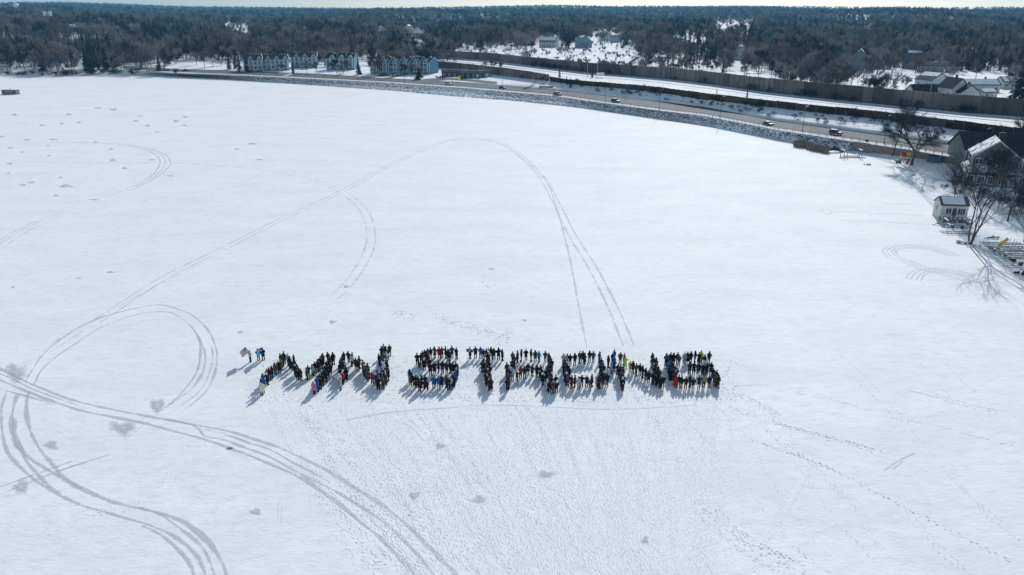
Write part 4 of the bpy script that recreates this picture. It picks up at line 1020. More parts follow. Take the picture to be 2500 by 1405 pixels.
# utility poles beyond the wall
for i, (x, y, h) in enumerate([(2268, 243, 11), (2289, 196, 13), (2466, 262, 8)]):
    p = G(x, y); root = empty('utility_pole', p, 0, ['pale utility pole right behind the noise wall', 'utility pole among the trees behind the snowy roofs', 'short pole behind the wall at far right'][i], 'pole', 'utility poles')
    b = MB(); b.tube([(0,0,-.3),(0,0,h)], [.16,.1], 6); b.build('pole', M['steel'], root); b = MB(); b.box((0,0,h-.7), (2.2,.12,.14)); b.build('crossarm', M['wood'], root)

# ---------------------------------------------------------------- the lakeside yards
def lake_house():
    p = G(2440, 452); root = empty('lake_house', p, R(-24), 'big grey-sided lake house with snowy hipped gable roofs and many white windows', 'house')
    b, rb = MB(), MB()
    gable(b, rb, -7.5, 3.5, 0, 10, -1.5, 7.2, 11.4, 'y', .5, .25)
    gable(b, rb, 4.6, 17, 2, 14, -1.5, 6.2, 10.4, 'y', .5, .25)
    gable(b, rb, -5, 22, 10.1, 20, -1.5, 7.0, 11.0, 'x', .5, .25)
    b.build('wall', M['sage'], root); ro = rb.build('roof', M['shingle'], root)
    q, sb = MB(), MB(); gable(q, sb, -7.4, -1.9, 0, 9.8, 0, 7.5, 9.62, 'y', .35, .12); 
    sb2 = MB(); sb2.add(sb.v[:8], sb.f[:6]); 
    s3 = MB(); s3.add([(-8.0,-.5,7.45),(-2.0,-.5,11.8),(-2.0,9.9,11.8),(-8.0,9.9,7.45),(-8.0,-.5,7.6),(-2.0,-.5,11.95),(-2.0,9.9,11.95),(-8.0,9.9,7.6)], [(3,2,1,0),(4,5,6,7),(0,1,5,4),(1,2,6,5),(2,3,7,6),(3,0,4,7)])
    s3.build('roof_snow', M['psnow'], ro)
    # porch roof
    pr = MB(); pr.add([(-9.5,-3.4,3.6),(4.5,-3.4,3.6),(3.6,0,4.7),(-8.6,0,4.7),(-9.5,-3.4,3.8),(4.5,-3.4,3.8),(3.6,0,4.95),(-8.6,0,4.95)], [(3,2,1,0),(4,5,6,7),(0,1,5,4),(1,2,6,5),(3,0,4,7)])
    pr.add([(-9.5,-3.4,3.61),(-7.6,0,4.7),(-7.6,8,4.7),(-9.5,8,3.61),(-9.5,-3.4,3.8),(-7.6,0,4.9),(-7.6,8,4.9),(-9.5,8,3.8)], [(0,1,2,3),(7,6,5,4),(0,4,5,1),(1,5,6,2),(2,6,7,3),(3,7,4,0)])
    pr.build('porch_roof', M['psnow'], root)
    pw = MB(); pw.box((-2.5,-1.5,.3), (12.4,2.9,3.8)); pw.box((-2.5,-3.2,-.6), (13,.3,1.2)); pw.build('porch', M['sage'], root)
    for i in range(5): window(root, None, -7.6+i*2.5, -2.98, 1.6, 1.6, 1.9, 3)
    for i in range(4): window(root, None, -6.0+i*2.5, -.01, 6.0, 1.5, 1.4, 2)
    window(root, None, -2.0, -.01, 8.9, 1.4, 1.2, 2)
    for i in range(4): window(root, None, -7.51, 1.4+i*2.4, 6.0, 1.5, 1.3, 2, face=-2)
    for i in range(4): window(root, None, 6.2+i*2.9, 1.98, 4.6, 1.5, 1.4, 2)
    for i in range(4): window(root, None, 6.2+i*2.9, 1.98, 1.7, 1.6, 1.8, 2)
    tr = MB()
    for x, y in ((-7.55,-.05),(3.55,-.05),(4.55,1.95),(17.05,1.95)): tr.box((x, y, 3), (.3,.3,8))
    tr.tube([(-8.1,-.55,7.0),(-2,-.55,11.75),(4.1,-.55,7.0)], .18, 4); tr.tube([(4,1.45,6.0),(10.8,1.45,10.75),(17.6,1.45,6.0)], .18, 4)
    tr.build('trim', M['trim'], root)
    c = MB(); c.box((0,12,11), (1.4,1.4,3)); c.build('chimney', M['brick'], ro)
lake_house()
def garage():
    p = G(2392, 402); root = empty('garage', p, R(-6), 'garage wing with big black roof and a strip of small panes beside the lake house', 'garage')
    b, rb = MB(), MB(); gable(b, rb, -4.6, 14, 0, 12, -1.5, 4.2, 8.6, 'x', .5, .25); b.build('wall', M['sage'], root); ro = rb.build('roof', M['shingle'], root)
    window(root, None, -1.4, -.01, 3.2, 3.0, .8, 5); t = MB()
    for x in (-4.62, 13.9): t.box((x, -.04, 1.6), (.34,.3,5.4))
    t.box((4.6,-.52,4.02), (19.6,.12,.3)); t.build('trim', M['trim'], root)
    s = MB(); s.box((5.2,3.0,6.62), (2.4,1.2,.2)); s.build('roof_snow', M['rsnow'], ro)
    d = MB(); d.box((8,-.05,1.3), (5,.12,2.6)); d.build('garage_door', M['trim'], root)
garage()
def boathouse():
    p = P(2326, 531, .7); root = empty('boathouse', p, R(-8), 'small cream boathouse with a snowy grey roof and a railed deck on the shore', 'boathouse')
    b, rb = MB(), MB(); gable(b, rb, -2.9, 2.9, 0, 4.2, -.8, 2.9, 4.3, 'x', .3, .14); b.build('wall', M['cream'], root)
    ro = rb.build('roof', M['shingle_g'], root)
    s = MB(); s.add([(-2.6,-.05,3.08),(2.2,-.05,3.08),(2.2,1.85,4.28),(-2.6,1.85,4.28),(-2.6,-.05,3.2),(2.2,-.05,3.2),(2.2,1.85,4.4),(-2.6,1.85,4.4)], [(3,2,1,0),(4,5,6,7),(0,1,5,4),(1,2,6,5),(2,3,7,6),(3,0,4,7)]); s.build('roof_snow', M['rsnow'], ro)
    window(root, None, -1.2, -.01, 1.5, 1.2, 1.3); window(root, None, 1.6, -.01, 1.4, 1.6, 1.5, 3); window(root, None, -2.91, 2.2, 1.7, .8, 1.1, face=-2)
    d = MB(); d.box((.1,-.04,1.1), (.85,.08,2.0)); d.build('door', M['glass'], root)
    k = MB(); k.box((0,-1.4,.0), (6.6,2.6,.16)); k.build('deck', M['wood'], root)
    r = MB()
    for z in (.45, .95): r.tube([(-3.3,-2.65,z),(3.3,-2.65,z)], .05, 4); r.tube([(-3.3,-2.65,z),(-3.3,-.1,z)], .05, 4)
    for i in range(8): r.box((-3.3+i*.943,-2.65,.5), (.09,.09,1.1))
    for i in (0, 3.5, 7): r.box((-3.3+i*.943,-2.6,-.5), (.16,.16,1.0))
    r.build('railing', M['trim'], root)
    t = MB()
    for x in (-2.92, 2.92): t.box((x,-.03,1.2), (.16,.16,3.4))
    t.tube([(-3.2,-.3,2.8),(-3.2,2.1,4.42),(-3.2,4.5,2.8)], .07, 4); t.build('trim', M['trim'], root)
boathouse()
def frame_thing(name, px, py, rz, label, cat, segs, rad, m='dock', wheels=(), s=1.0, group=None):
    root = empty(name, P(px, py, .1) if py > 330 else G(px, py), rz, label, cat, group, s)
    b = MB()
    for a in segs: b.tube(a, rad, 5)
    b.build('frame', M[m], root)
    for w in wheels:
        q = MB(); q.tube([(w[0], w[1]-.12, w[2]), (w[0], w[1]+.12, w[2])], w[3], 12); q.build('wheel', M['black'], root)
    return root
def lift_segs(w=3.2, d=3.4, h=2.2):
    return [[(0,0,.1),(w,0,.1)],[(0,d,.1),(w,d,.1)],[(0,0,.1),(0,d,.1)],[(w,0,.1),(w,d,.1)],[(0,0,.1),(0,0,h)],[(w,0,.1),(w,0,h)],[(0,d,.1),(0,d,h)],[(w,d,.1),(w,d,h)],[(0,0,h),(0,d,h)],[(w,0,h),(w,d,h)],[(.6,0,.7),(.6,d,.7)],[(w-.6,0,.7),(w-.6,d,.7)]]
frame_thing('boat_lift', 2312, 557, R(-8), 'teal metal boat lift with dark wheels in front of the boathouse deck', 'boat lift', lift_segs(4.2, 2.4, 1.7), .07, 'dock', [(1.0,-.15,.45,.34),(3.0,-.15,.3,.34),(4.4,.6,.9,.3)])
frame_thing('boat_lift', 2060, 386, R(4), 'upright boat lift frame standing on the ice right of the reeds', 'boat lift', lift_segs(6.0, 2.4, 2.4)+[[(-1.6,0,.1),(7.4,0,.1)],[(1,0,.1),(1,0,2.2)],[(5.2,0,.1),(5.2,0,2.5)]], .12, 'dock')
frame_thing('boat_lift', 2092, 368, R(4), 'boat lift with three dark round canopy wheels behind the upright frame', 'boat lift', lift_segs(3.6, 2.4, 2.8), .09, 'dock', [(.2,-.2,2.2,.5),(1.6,-.2,2.8,.5),(2.8,-.2,3.5,.5)])
frame_thing('low_dock', 2030, 360, R(2), 'low dock frames lying flat below the retaining wall', 'dock', [[(0,k*.9,.3),(9,k*.9,.3)] for k in range(4)]+[[(k*1.5,0,.3),(k*1.5,2.7,.3)] for k in range(7)], .09, 'dock')
frame_thing('log_stack', 2031, 361, R(30), 'dark line of stones or planks running up from the shore to the road', 'planks', [[(-1,-2,.3),(3.5,4,1.6)],[(-1.3,-2.2,.2),(1,1,.9)],[(-.4,-2,.5),(3.9,4,1.8)]], .35, 'brick')
frame_thing('overturned_boat', 2037, 372, 0, 'low dark arched frame lying on the ice beside the reeds', 'frame', [[(-3,0,0),(-1.8,0,.7),(0,0,1.0),(1.5,0,.8),(3,0,0)],[(-3,1.3,0),(-1.8,1.3,.7),(0,1.3,1.0),(1.5,1.3,.8),(3,1.3,0)]], .3, 'black')
frame_thing('dock_section', 2343, 573, R(-3), 'long pale dock section lying at the shore under the boat lift', 'dock', [[(-3.4,.8,.2),(-2.4,0,.2),(2.6,.2,.2)],[(-3.4,1.9,.2),(2.6,1.5,.2)]]+[[(-2.2+k*.8,.05,.2),(-2.2+k*.8,1.7,.2)] for k in range(6)], .08, 'wood')
frame_thing('fallen_branch', 2424, 583, 0, 'tangle of fallen branches on the snow above the stacked docks', 'branches', [[(-1.6,0,.1),(0,.2,.4),(1.4,0,.2)],[(-1,.4,.2),(.4,-.1,.3),(1.6,.5,.3)],[(-.4,-.2,.1),(.2,.3,.8)],[(-1.5,.3,.1),(1,-.3,.15)]], .07, 'bark_d')
frame_thing('plank', 2292, 549, R(12), 'dark plank jutting over the ice left of the boat lift', 'plank', [[(-1.6,0,.1),(1.6,.3,.4)]], .07, 'bark_d')
# garden beds, stones
def lump(px, py, n, w, label, cat='stones', m='rock', sz=.45, name='stone_pile', h=.3):
    p = P(px, py, .25) if px > 1800 else G(px, py); root = MB(); r = random.Random(int(px))
    for _ in range(n):
        x, y, s = r.gauss(0, w), r.gauss(0, w*.35), r.uniform(.6, 1.3)*sz; bz = [(0,0,-s*.5,s*.5,s*.45),(0,0,-s*.1,s*.6,s*.5),(0,0,s*.25,s*.42,s*.38),(0,0,s*.4,s*.15,s*.15)]
        root.rings([(x+a*1, y, z+h*.5, rx*r.uniform(.9,1.2), ry) for a, _, z, rx, ry in bz], 7)
    o = root.build(name, M[m]); o.location = p; o['label'] = label; o['category'] = cat; return o
lump(2236, 418, 14, 1.4, 'dark stones ringing the ground below the big forked tree'); lump(2247, 427, 12, 1.6, 'second row of dark stones below the big forked tree', sz=.4)
lump(2283, 446, 5, .6, 'small group of stones alone on the snowy lawn', sz=.35); lump(2358, 592, 12, 1.1, 'stones heaped at the foot of the many-trunked shore tree', sz=.55)
lump(2303, 418, 4, .5, 'brown bush stump left of the lake house', sz=.5); lump(2380, 600, 8, .5, 'dark roots at the base of the leaning shore trunk', sz=.35); lump(2495, 667, 9, .8, 'dark bushes at the right edge below the stacked docks', 'bushes', 'bark_d', .7, 'bush_clump')
lump(2121, 402, 10, .9, 'dark brush heap on the ice right of the boat lift frame', 'brush', 'bark_d', .3, 'brush_pile', .1); lump(2270, 390, 4, .5, 'dark bush against the retaining wall behind the trampoline', 'bush', 'bark_d', 1.0, 'bush', 2.2)
lump(2262, 402, 10, 1.8, 'low dark edging under the swing frame', sz=.3)
for i, (x, y, s) in enumerate([(2330, 455, 1.6), (2352, 462, 1.5), (2375, 470, 1.6), (2340, 478, 1.2), (2395, 482, 1.6), (2420, 492, 1.5), (2445, 500, 1.6), (2362, 448, 1.2), (2470, 505, 1.6), (2305, 462, .9), (2490, 515, 1.7)]):
    put_tree(SHR[i % 3], P(x, y, 1.2), s, i, 'dark leafless bush along the foot of the lake house', 'bushes around the lake house', cat='shrub')
# reeds
def reeds():
    b = MB(); r = random.Random(5); o0 = P(1975, 362)
    for _ in range(1500):
        t = r.random(); x = 1938+t*84; y = 356+t*18+r.gauss(0, 2.0)-(5 if .15 < t < .4 else 0)*r.random(); p = P(x, y)-o0; h = r.uniform(.8, 2.0)
        dx, dy = r.gauss(0, .45), r.gauss(0, .3); w = r.uniform(.05, .1)
        b.add([(p.x-w, p.y, 0), (p.x+w, p.y, 0), (p.x+dx+w*.6, p.y+dy, h), (p.x+dx-w*.6, p.y+dy, h), (p.x+dx*1.8, p.y+dy*1.6, h*.8), (p.x+dx*1.2, p.y+dy+w, h)], [(0, 1, 2, 3), (3, 5, 4)])
    o = b.build('reeds', M['reed']); o.location = o0; tag(o, 'brown dry reeds standing in the ice below the road', 'reeds', kind='stuff')
reeds()
# red and yellow playset
def playset():
    p = P(2207, 400, .8); root = empty('playset', p, R(-6), 'red and yellow climbing playset with a slide beside the big forked tree', 'playset')
    b = MB()
    for x, y in ((-1.2,-.6),(0,-.6),(-1.2,.7),(0,.7),(1.4,-.6),(1.4,.7)): b.box((x, y, 1.4), (.13,.13,2.9))
    b.box((.1,0,1.4), (2.8,1.5,.12)); b.tube([(-1.4,-.7,2.4),(-2.9,-.9,0)], .08, 4); b.tube([(-1.4,.7,2.4),(-2.9,.9,0)], .08, 4); b.build('frame', M['wood'], root)
    for x0, m_, m2 in ((-.6,'red','yellow'),(.75,'yellow','red')):
        for s, mm in ((-1, m_), (1, m2)):
            b = MB(); b.add([(x0-.65,s*.9,2.55),(x0+.65,s*.9,2.55),(x0+.65,0,3.5),(x0-.65,0,3.5),(x0-.65,s*.9,2.6),(x0+.65,s*.9,2.6),(x0+.65,0,3.57),(x0-.65,0,3.57)], [(0,1,2,3),(7,6,5,4),(0,4,5,1),(1,5,6,2),(3,7,4,0)]); b.build('canopy', M[mm], root)
    b = MB(); b.tube([(-1.3,-.7,2.3),(-1.8,-1.2,2.2)], .35, 8); b.build('barrel', M['yellow'], root)
    b = MB(); b.add([(.6,-.7,1.5),(1.2,-.7,1.5),(.2,-2.4,.2),(-.5,-2.4,.2),(.6,-.7,1.6),(1.2,-.7,1.6),(.2,-2.4,.3),(-.5,-2.4,.3)], [(3,2,1,0),(4,5,6,7),(0,1,5,4),(1,2,6,5),(2,3,7,6),(3,0,4,7)]); b.build('slide', M['red'], root)
    b = MB(); b.box((-1.9,-.5,.55), (1.7,.1,1.1)); b.build('tarp', M['tarp'], root)
playset()
def swing():
    p = P(2250, 398, 1.0); root = empty('swing_frame', p, R(-4), 'thin grey swing frame between the big tree and the trampoline', 'swing')
    b = MB()
    for x in (-1.2, 1.6):
        for y in (-.9, .9): b.tube([(x, y, 0), (x, 0, 2.3)], .05, 5)
    b.tube([(-1.2,0,2.3),(1.6,0,2.3)], .05, 5); b.build('frame', M['wood'], root)
    b = MB(); b.tube([(-.1,0,2.3),(-.1,0,.6),(.5,0,.6),(.5,0,2.3)], .02, 4); b.build('swing_seat', M['black'], root)
swing()
def trampoline():
    p = P(2281, 399, .9); root = empty('trampoline', p, 0, 'round trampoline with a blue-grey safety net left of the garage', 'trampoline')
    n = 20; b = MB(); vs = []
    for z in (.8, 2.4):
        for k in range(n): a = 2*math.pi*k/n; vs.append((2.3*math.cos(a), 2.3*math.sin(a), z-(.25*abs(math.sin(3*a)) if z > 1 else 0)))
    b.add(vs, [(k, (k+1)%n, (k+1)%n+n, k+n) for k in range(n)]); b.build('net', M['net'], root)
    b = MB(); b.rings([(0,0,.72,2.35,2.35),(0,0,.82,2.35,2.35)], n); b.build('mat', M['black'], root)
    b = MB()
    for k in range(8):
        a = 2*math.pi*k/8; b.tube([(2.3*math.cos(a),2.3*math.sin(a),-.2),(2.3*math.cos(a),2.3*math.sin(a),2.45)], .05, 5)
    b.build('frame', M['steel'], root)
trampoline()
# stacked docks with big dark wheels and a yellow slide
def docks():
    spots = [(2419,608),(2428,615),(2435,615),(2444,622),(2453,628),(2466,637),(2474,642),(2491,650)]
    for i in range(5):
        y0 = 606+i*9; x0 = 2408+i*13
        root = empty('dock_section', P(x0+40, y0-4, .5+.05*i), R(-4), ['farthest','second farthest','middle','second nearest','nearest'][i]+' of the stacked grey dock sections on the right shore', 'dock', 'stacked dock sections')
        b = MB()
        for y in (0, 1.1): b.box((0, y, .45), (8.2,.12,.22))
        for k in range(9): b.box((-3.9+k*.97, .55, .5), (.12,1.1,.08))
        b.build('frame', M['dock'], root)
        b = MB()
        for k in range(3): b.tube([(-3.4+k*2.6,-.1,0),(-3.2+k*2.6,-.1,1.7)], .05, 5); b.tube([(-3.4+k*2.6,1.2,0),(-3.2+k*2.6,1.2,1.5)], .05, 5)
        b.build('posts', M['steel'], root)
        for k, (wx, wy) in enumerate(spots):
            if (k if k < 5 else 4) == i or (i == 4 and k > 4):
                q = P(wx, wy, .35)-root.location; a = -root.rotation_euler.z; q = Matrix.Rotation(a, 3, 'Z') @ q
                w = MB(); w.tube([(q.x, q.y-.14, .1), (q.x, q.y+.14, .1)], .42, 12); w.build('wheel', M['black'], root)
    p = P(2436, 601, .9); root = empty('slide', p, 0, 'yellow water slide leaning on the stacked dock sections', 'slide')
    a, c = Vector((0,0,0)), PY(2462, 583, p.y+.5)-p; d = c-a
    b = MB(); n = Vector((-d.z, 0, d.x)).normalized()*.0
    up = Vector((-d.z,0,d.x)).normalized()*.34
    b.add([a-up, c-up, c+up, a+up, (a-up)+Vector((0,.12,0)), (c-up)+Vector((0,.12,0)), (c+up)+Vector((0,.12,0)), (a+up)+Vector((0,.12,0))], [(0,1,2,3),(7,6,5,4),(0,4,5,1),(1,5,6,2),(2,6,7,3),(3,7,4,0)])
    b.build('chute', M['yellow'], root)
    b = MB(); b.tube([a-up, c-up], .06, 5); b.tube([a+up, c+up], .06, 5); b.build('edge', M['yellow'], root)
docks()
# snow spill on the lawns: playground slope furniture beyond the road
frame_thing('fallen_branch', 950, 187, 0, 'dark heap of branches on the lawn left of the right townhouses', 'branches', [[(-8,0,.3),(-4,.5,1.2),(0,0,.5)],[(-6,.8,.3),(-2,0,1.0)],[(2,0,.2),(3,0,1.8)],[(4,0,.3),(8,.3,.6)]], .4, 'bark_d')
frame_thing('bench', 1333, 216, R(-6), 'dark picnic bench on the snowy slope above the road', 'bench', [[(-4,0,.9),(4,0,.9)],[(-4,.9,.5),(4,.9,.5)],[(-3,0,0),(-3,0,1.2)],[(3,0,0),(3,0,1.2)]], .22, 'bark_d')
frame_thing('curved_railing', 1288, 219, 0, 'dark curved stair railing dropping down the snowy mound to the road', 'railing', [[(-3,0,.2),(0,1,1.2),(3,4,2.4),(4.5,8,4.2)],[(-2,-.6,.2),(1,.4,1.0),(4,3.4,2.2),(5.5,7.4,4)]], .18, 'pole')
# ---------------------------------------------------------------- people
def skin_mesh(name, vs, es, rs, lv=1):
    me = bpy.data.meshes.new(name); me.from_pydata(vs, es, []); o = bpy.data.objects.new(name, me); COL.objects.link(o)
    o.modifiers.new('skin', 'SKIN'); sv = me.skin_vertices[0].data
    for i, r_ in enumerate(rs): sv[i].radius = r_ if isinstance(r_, tuple) else (r_, r_)
    sv[0].use_root = True
    m = o.modifiers.new('sub', 'SUBSURF'); m.levels = lv; m.render_levels = lv
    dg = bpy.context.evaluated_depsgraph_get(); ev = o.evaluated_get(dg); out = bpy.data.meshes.new_from_object(ev)
    bpy.data.objects.remove(o); bpy.data.meshes.remove(me); out.name = name; out.materials.clear(); out.shade_smooth(); return out
POSES = {0: [((-.26,.0,1.16),(-.28,-.05,.90)), ((.26,.0,1.16),(.28,-.05,.90))],
         1: [((-.31,.06,1.17),(-.20,-.13,1.00)), ((.31,.06,1.17),(.20,-.13,1.00))],
         2: [((-.28,-.04,1.17),(-.07,-.24,1.14)), ((.28,-.04,1.17),(.08,-.24,1.10))],
         3: [((-.26,.0,1.16),(-.27,-.05,.90)), ((.33,-.12,1.28),(.24,-.30,1.52))],
         4: [((-.40,-.10,1.30),(-.50,-.22,1.45)), ((.27,-.02,1.17),(.12,-.24,1.2))]}
STEP = {0: (0, 0), 1: (.03, -.03), 2: (.0, .04), 3: (.1, -.08), 4: (.05, -.05)}
def make_body(k):
    P_ = POSES[k]; s0, s1 = STEP[k]
    v = [(0,0,.93),(0,.01,1.12),(0,.02,1.32),(0,.02,1.46),(0,.0,1.54),(0,-.01,1.62),(0,-.005,1.70)]; r_ = [(.15,.11),(.14,.10),(.17,.11),(.075,.07),(.052,.055),(.078,.092),(.07,.085)]
    e = [(i, i+1) for i in range(6)]
    for si, sg in enumerate((-1, 1)):
        n = len(v); el, wr = P_[si]; w = Vector(wr); d = (w-Vector(el)).normalized(); hp = w+d*.09
        v += [(sg*.18,.02,1.43), el, wr, tuple(hp)]; r_ += [.058,.043,.028,(.040,.022)]; e += [(3, n), (n, n+1), (n+1, n+2), (n+2, n+3)]
    for sg, st in ((-1, s0), (1, s1)):
        n = len(v); v += [(sg*.095,0,.86),(sg*.105,st*.5-.015,.48),(sg*.11,st+.02,.09),(sg*.12,st-.13,.045)]; r_ += [.085,.058,.042,(.045,.032)]; e += [(0, n), (n, n+1), (n+1, n+2), (n+2, n+3)]
    me = skin_mesh('body', v, e, r_)
    bm = bmesh.new(); bm.from_mesh(me); extra = MB()
    # face: nose, ears; hands: four unequal bent fingers and a side thumb
    extra.add([(-.018,-.088,1.60),(.018,-.088,1.60),(0,-.118,1.605),(0,-.088,1.655)], [(0,2,1),(0,3,2),(1,2,3)])
    for sg in (-1, 1): extra.tube([(sg*.078,0,1.60),(sg*.092,.012,1.64),(sg*.08,.01,1.67)], .014, 4)
    extra.tube([(-.025,-.088,1.565),(.025,-.088,1.565)], .007, 4)
    for sg in (-1, 1): extra.tube([(sg*.032,-.085,1.652),(sg*.034,-.093,1.652)], .011, 6)
    for si, sg in enumerate((-1, 1)):
        el, wr = P_[si]; w = Vector(wr); d = (w-Vector(el)).normalized(); sd = d.cross(Vector((0, 1, 0.01))).normalized(); cu = d.cross(sd).normalized(); cu = cu if cu.y < 0 else -cu
        for f, L in enumerate((.062, .072, .067, .052)):
            b0 = w+d*.10+sd*(.024*(1.5-f)*.6); extra.tube([b0, b0+d*L*.5+cu*.008, b0+d*L*.85+cu*.03], [.0095,.0085,.006], 4)
        t0 = w+d*.04+sd*.03; extra.tube([t0, t0+sd*.022+d*.025+cu*.008, t0+sd*.028+d*.05+cu*.02], [.012,.010,.007], 4)
    n0 = [bm.verts.new(v_) for v_ in extra.v]
    for f in extra.f:
        try: bm.faces.new([n0[i] for i in f])
        except ValueError: pass
    bm.to_mesh(me); bm.free(); me.shade_smooth(); me.materials.append(SKIN); return me
SKIN = mat('skin', (.45, .28, .20), .6, .06, 8)
def make_coat(k, long_):
    P_ = POSES[k]; hem = {0: .84, 1: .58, 2: .36}[long_]; b = MB(); fl = {0: 0, 1: .03, 2: .06}[long_]
    b.rings([(0,.0,hem,.20+fl,.155+fl),(0,.0,hem+.07,.205+fl,.16+fl),(0,.0,1.02,.195,.15),(0,.01,1.15,.205,.155),(0,.015,1.3,.235,.165),(0,.02,1.42,.215,.14),(0,.02,1.49,.13,.11),(0,.01,1.54,.085,.09),(0,.01,1.57,.075,.08)], 14)
    for si, sg in enumerate((-1, 1)):
        el, wr = P_[si]; w = Vector(wr); s_ = Vector((sg*.16,.02,1.43)); e_ = Vector(el)
        b.tube([s_, s_.lerp(e_, .5)+Vector((sg*.015,0,0)), e_, e_.lerp(w, .55), w], [.095,.078,.068,.06,.05], 8)
    me = b.mesh('jacket', True); return me
def make_trousers(k):
    s0, s1 = STEP[k]; b = MB()
    b.rings([(0,0,.80,.165,.125),(0,0,.88,.18,.135),(0,0,1.0,.165,.13)], 12)
    for sg, st in ((-1, s0), (1, s1)):
        b.tube([(sg*.092,0,.9),(sg*.10,st*.3,.68),(sg*.106,st*.5-.02,.48),(sg*.11,st*.9,.26),(sg*.112,st+.015,.12)], [.105,.095,.075,.068,.066], 9)
    return b.mesh('trousers', True)
def make_boots(k):
    s0, s1 = STEP[k]; b = MB()
    for sg, st in ((-1, s0), (1, s1)):
        b.tube([(sg*.112,st+.02,.24),(sg*.112,st+.02,.06)], [.07,.068], 8); b.tube([(sg*.112,st+.07,.05),(sg*.115,st-.05,.055),(sg*.118,st-.17,.04)], [.05,.058,.042], 8)
    return b.mesh('boots', True)
def make_hat(kind):
    b = MB()
    if kind == 'beanie':
        b.rings([(0,0,1.665,.096,.108),(0,0,1.70,.098,.11),(0,.0,1.76,.088,.098),(0,.005,1.80,.055,.06),(0,.005,1.815,.02,.02)], 12); b.rings([(0,.005,1.81,.015,.015),(0,.005,1.83,.035,.035),(0,.005,1.86,.03,.03),(0,.005,1.875,.01,.01)], 8)
    elif kind == 'hood':
        b.rings([(0,.03,1.50,.115,.12),(0,.035,1.58,.125,.13),(0,.03,1.68,.12,.125),(0,.02,1.76,.095,.10),(0,.02,1.81,.05,.05),(0,.02,1.82,.01,.01)], 12)
    elif kind == 'hair':
        b.rings([(0,.04,1.50,.085,.07),(0,.035,1.60,.098,.085),(0,.02,1.69,.094,.102),(0,.01,1.75,.075,.085),(0,.01,1.775,.02,.02)], 12)
    else:
        b.rings([(0,0,1.68,.094,.106),(0,0,1.73,.09,.10),(0,0,1.77,.06,.07),(0,0,1.785,.01,.01)], 12); b.tube([(0,-.08,1.69),(0,-.19,1.68)], [.07,.05], 6)
    return b.mesh('hat', True)
CC = {'k': ('black', (.016,.017,.020)), 'n': ('dark navy', (.018,.028,.055)), 'g': ('dark grey', (.075,.08,.085)), 'G': ('light grey', (.40,.43,.45)), 'w': ('white', (.72,.74,.75)), 'W': ('cream', (.66,.62,.50)),
      'b': ('bright blue', (.02,.10,.36)), 'c': ('turquoise', (.02,.30,.42)), 'r': ('red', (.42,.025,.025)), 'R': ('dark maroon', (.055,.014,.018)), 'o': ('rust brown', (.16,.065,.035)), 'y': ('mustard', (.34,.20,.04)),
      'Y': ('pale yellow', (.62,.52,.20)), 'p': ('pink', (.55,.17,.26)), 'P': ('purple', (.13,.07,.18)), 'l': ('yellow-green hi-vis', (.42,.70,.06)), 'e': ('dark olive', (.045,.05,.028)), 'j': ('blue jeans', (.05,.14,.24)), 's': ('black', (.014,.015,.018))}
FAB = {k: mat('fabric_'+v[0].replace(' ', '_').replace('-', '_'), v[1], .85, .22, 9) for k, v in CC.items()}
CACHE = {}
def part(key, fn):
    if key not in CACHE:
        me = fn(); me.materials.clear(); me.materials.append(SKIN if key[0] == 'body' else FAB['k']); CACHE[key] = me
    return CACHE[key]
def person(loc, rz, label, coat='k', trous='s', hat='s', pose=0, length=1, s=1.0, group=None, hk='beanie', crouch=False):
    o = bpy.data.objects.new('person', part(('body', pose), lambda: make_body(pose))); COL.objects.link(o)
    o.location = loc; o.rotation_euler = (0, 0, rz); o.scale = (s*rnd.uniform(.96, 1.12), s*rnd.uniform(1.0, 1.15), s*(1.0 if not crouch else .72)); tag(o, label, 'person', group)
    link('jacket', part(('coat', pose, length), lambda: make_coat(pose, length)), o, FAB[coat])
    link('trousers', part(('tr', pose), lambda: make_trousers(pose)), o, FAB[trous]); link('boots', part(('bo', pose), lambda: make_boots(pose)), o, FAB['s'])
    link('hat' if hk != 'hair' else 'hair', part(('hat', hk), lambda: make_hat(hk)), o, FAB[hat]); return o
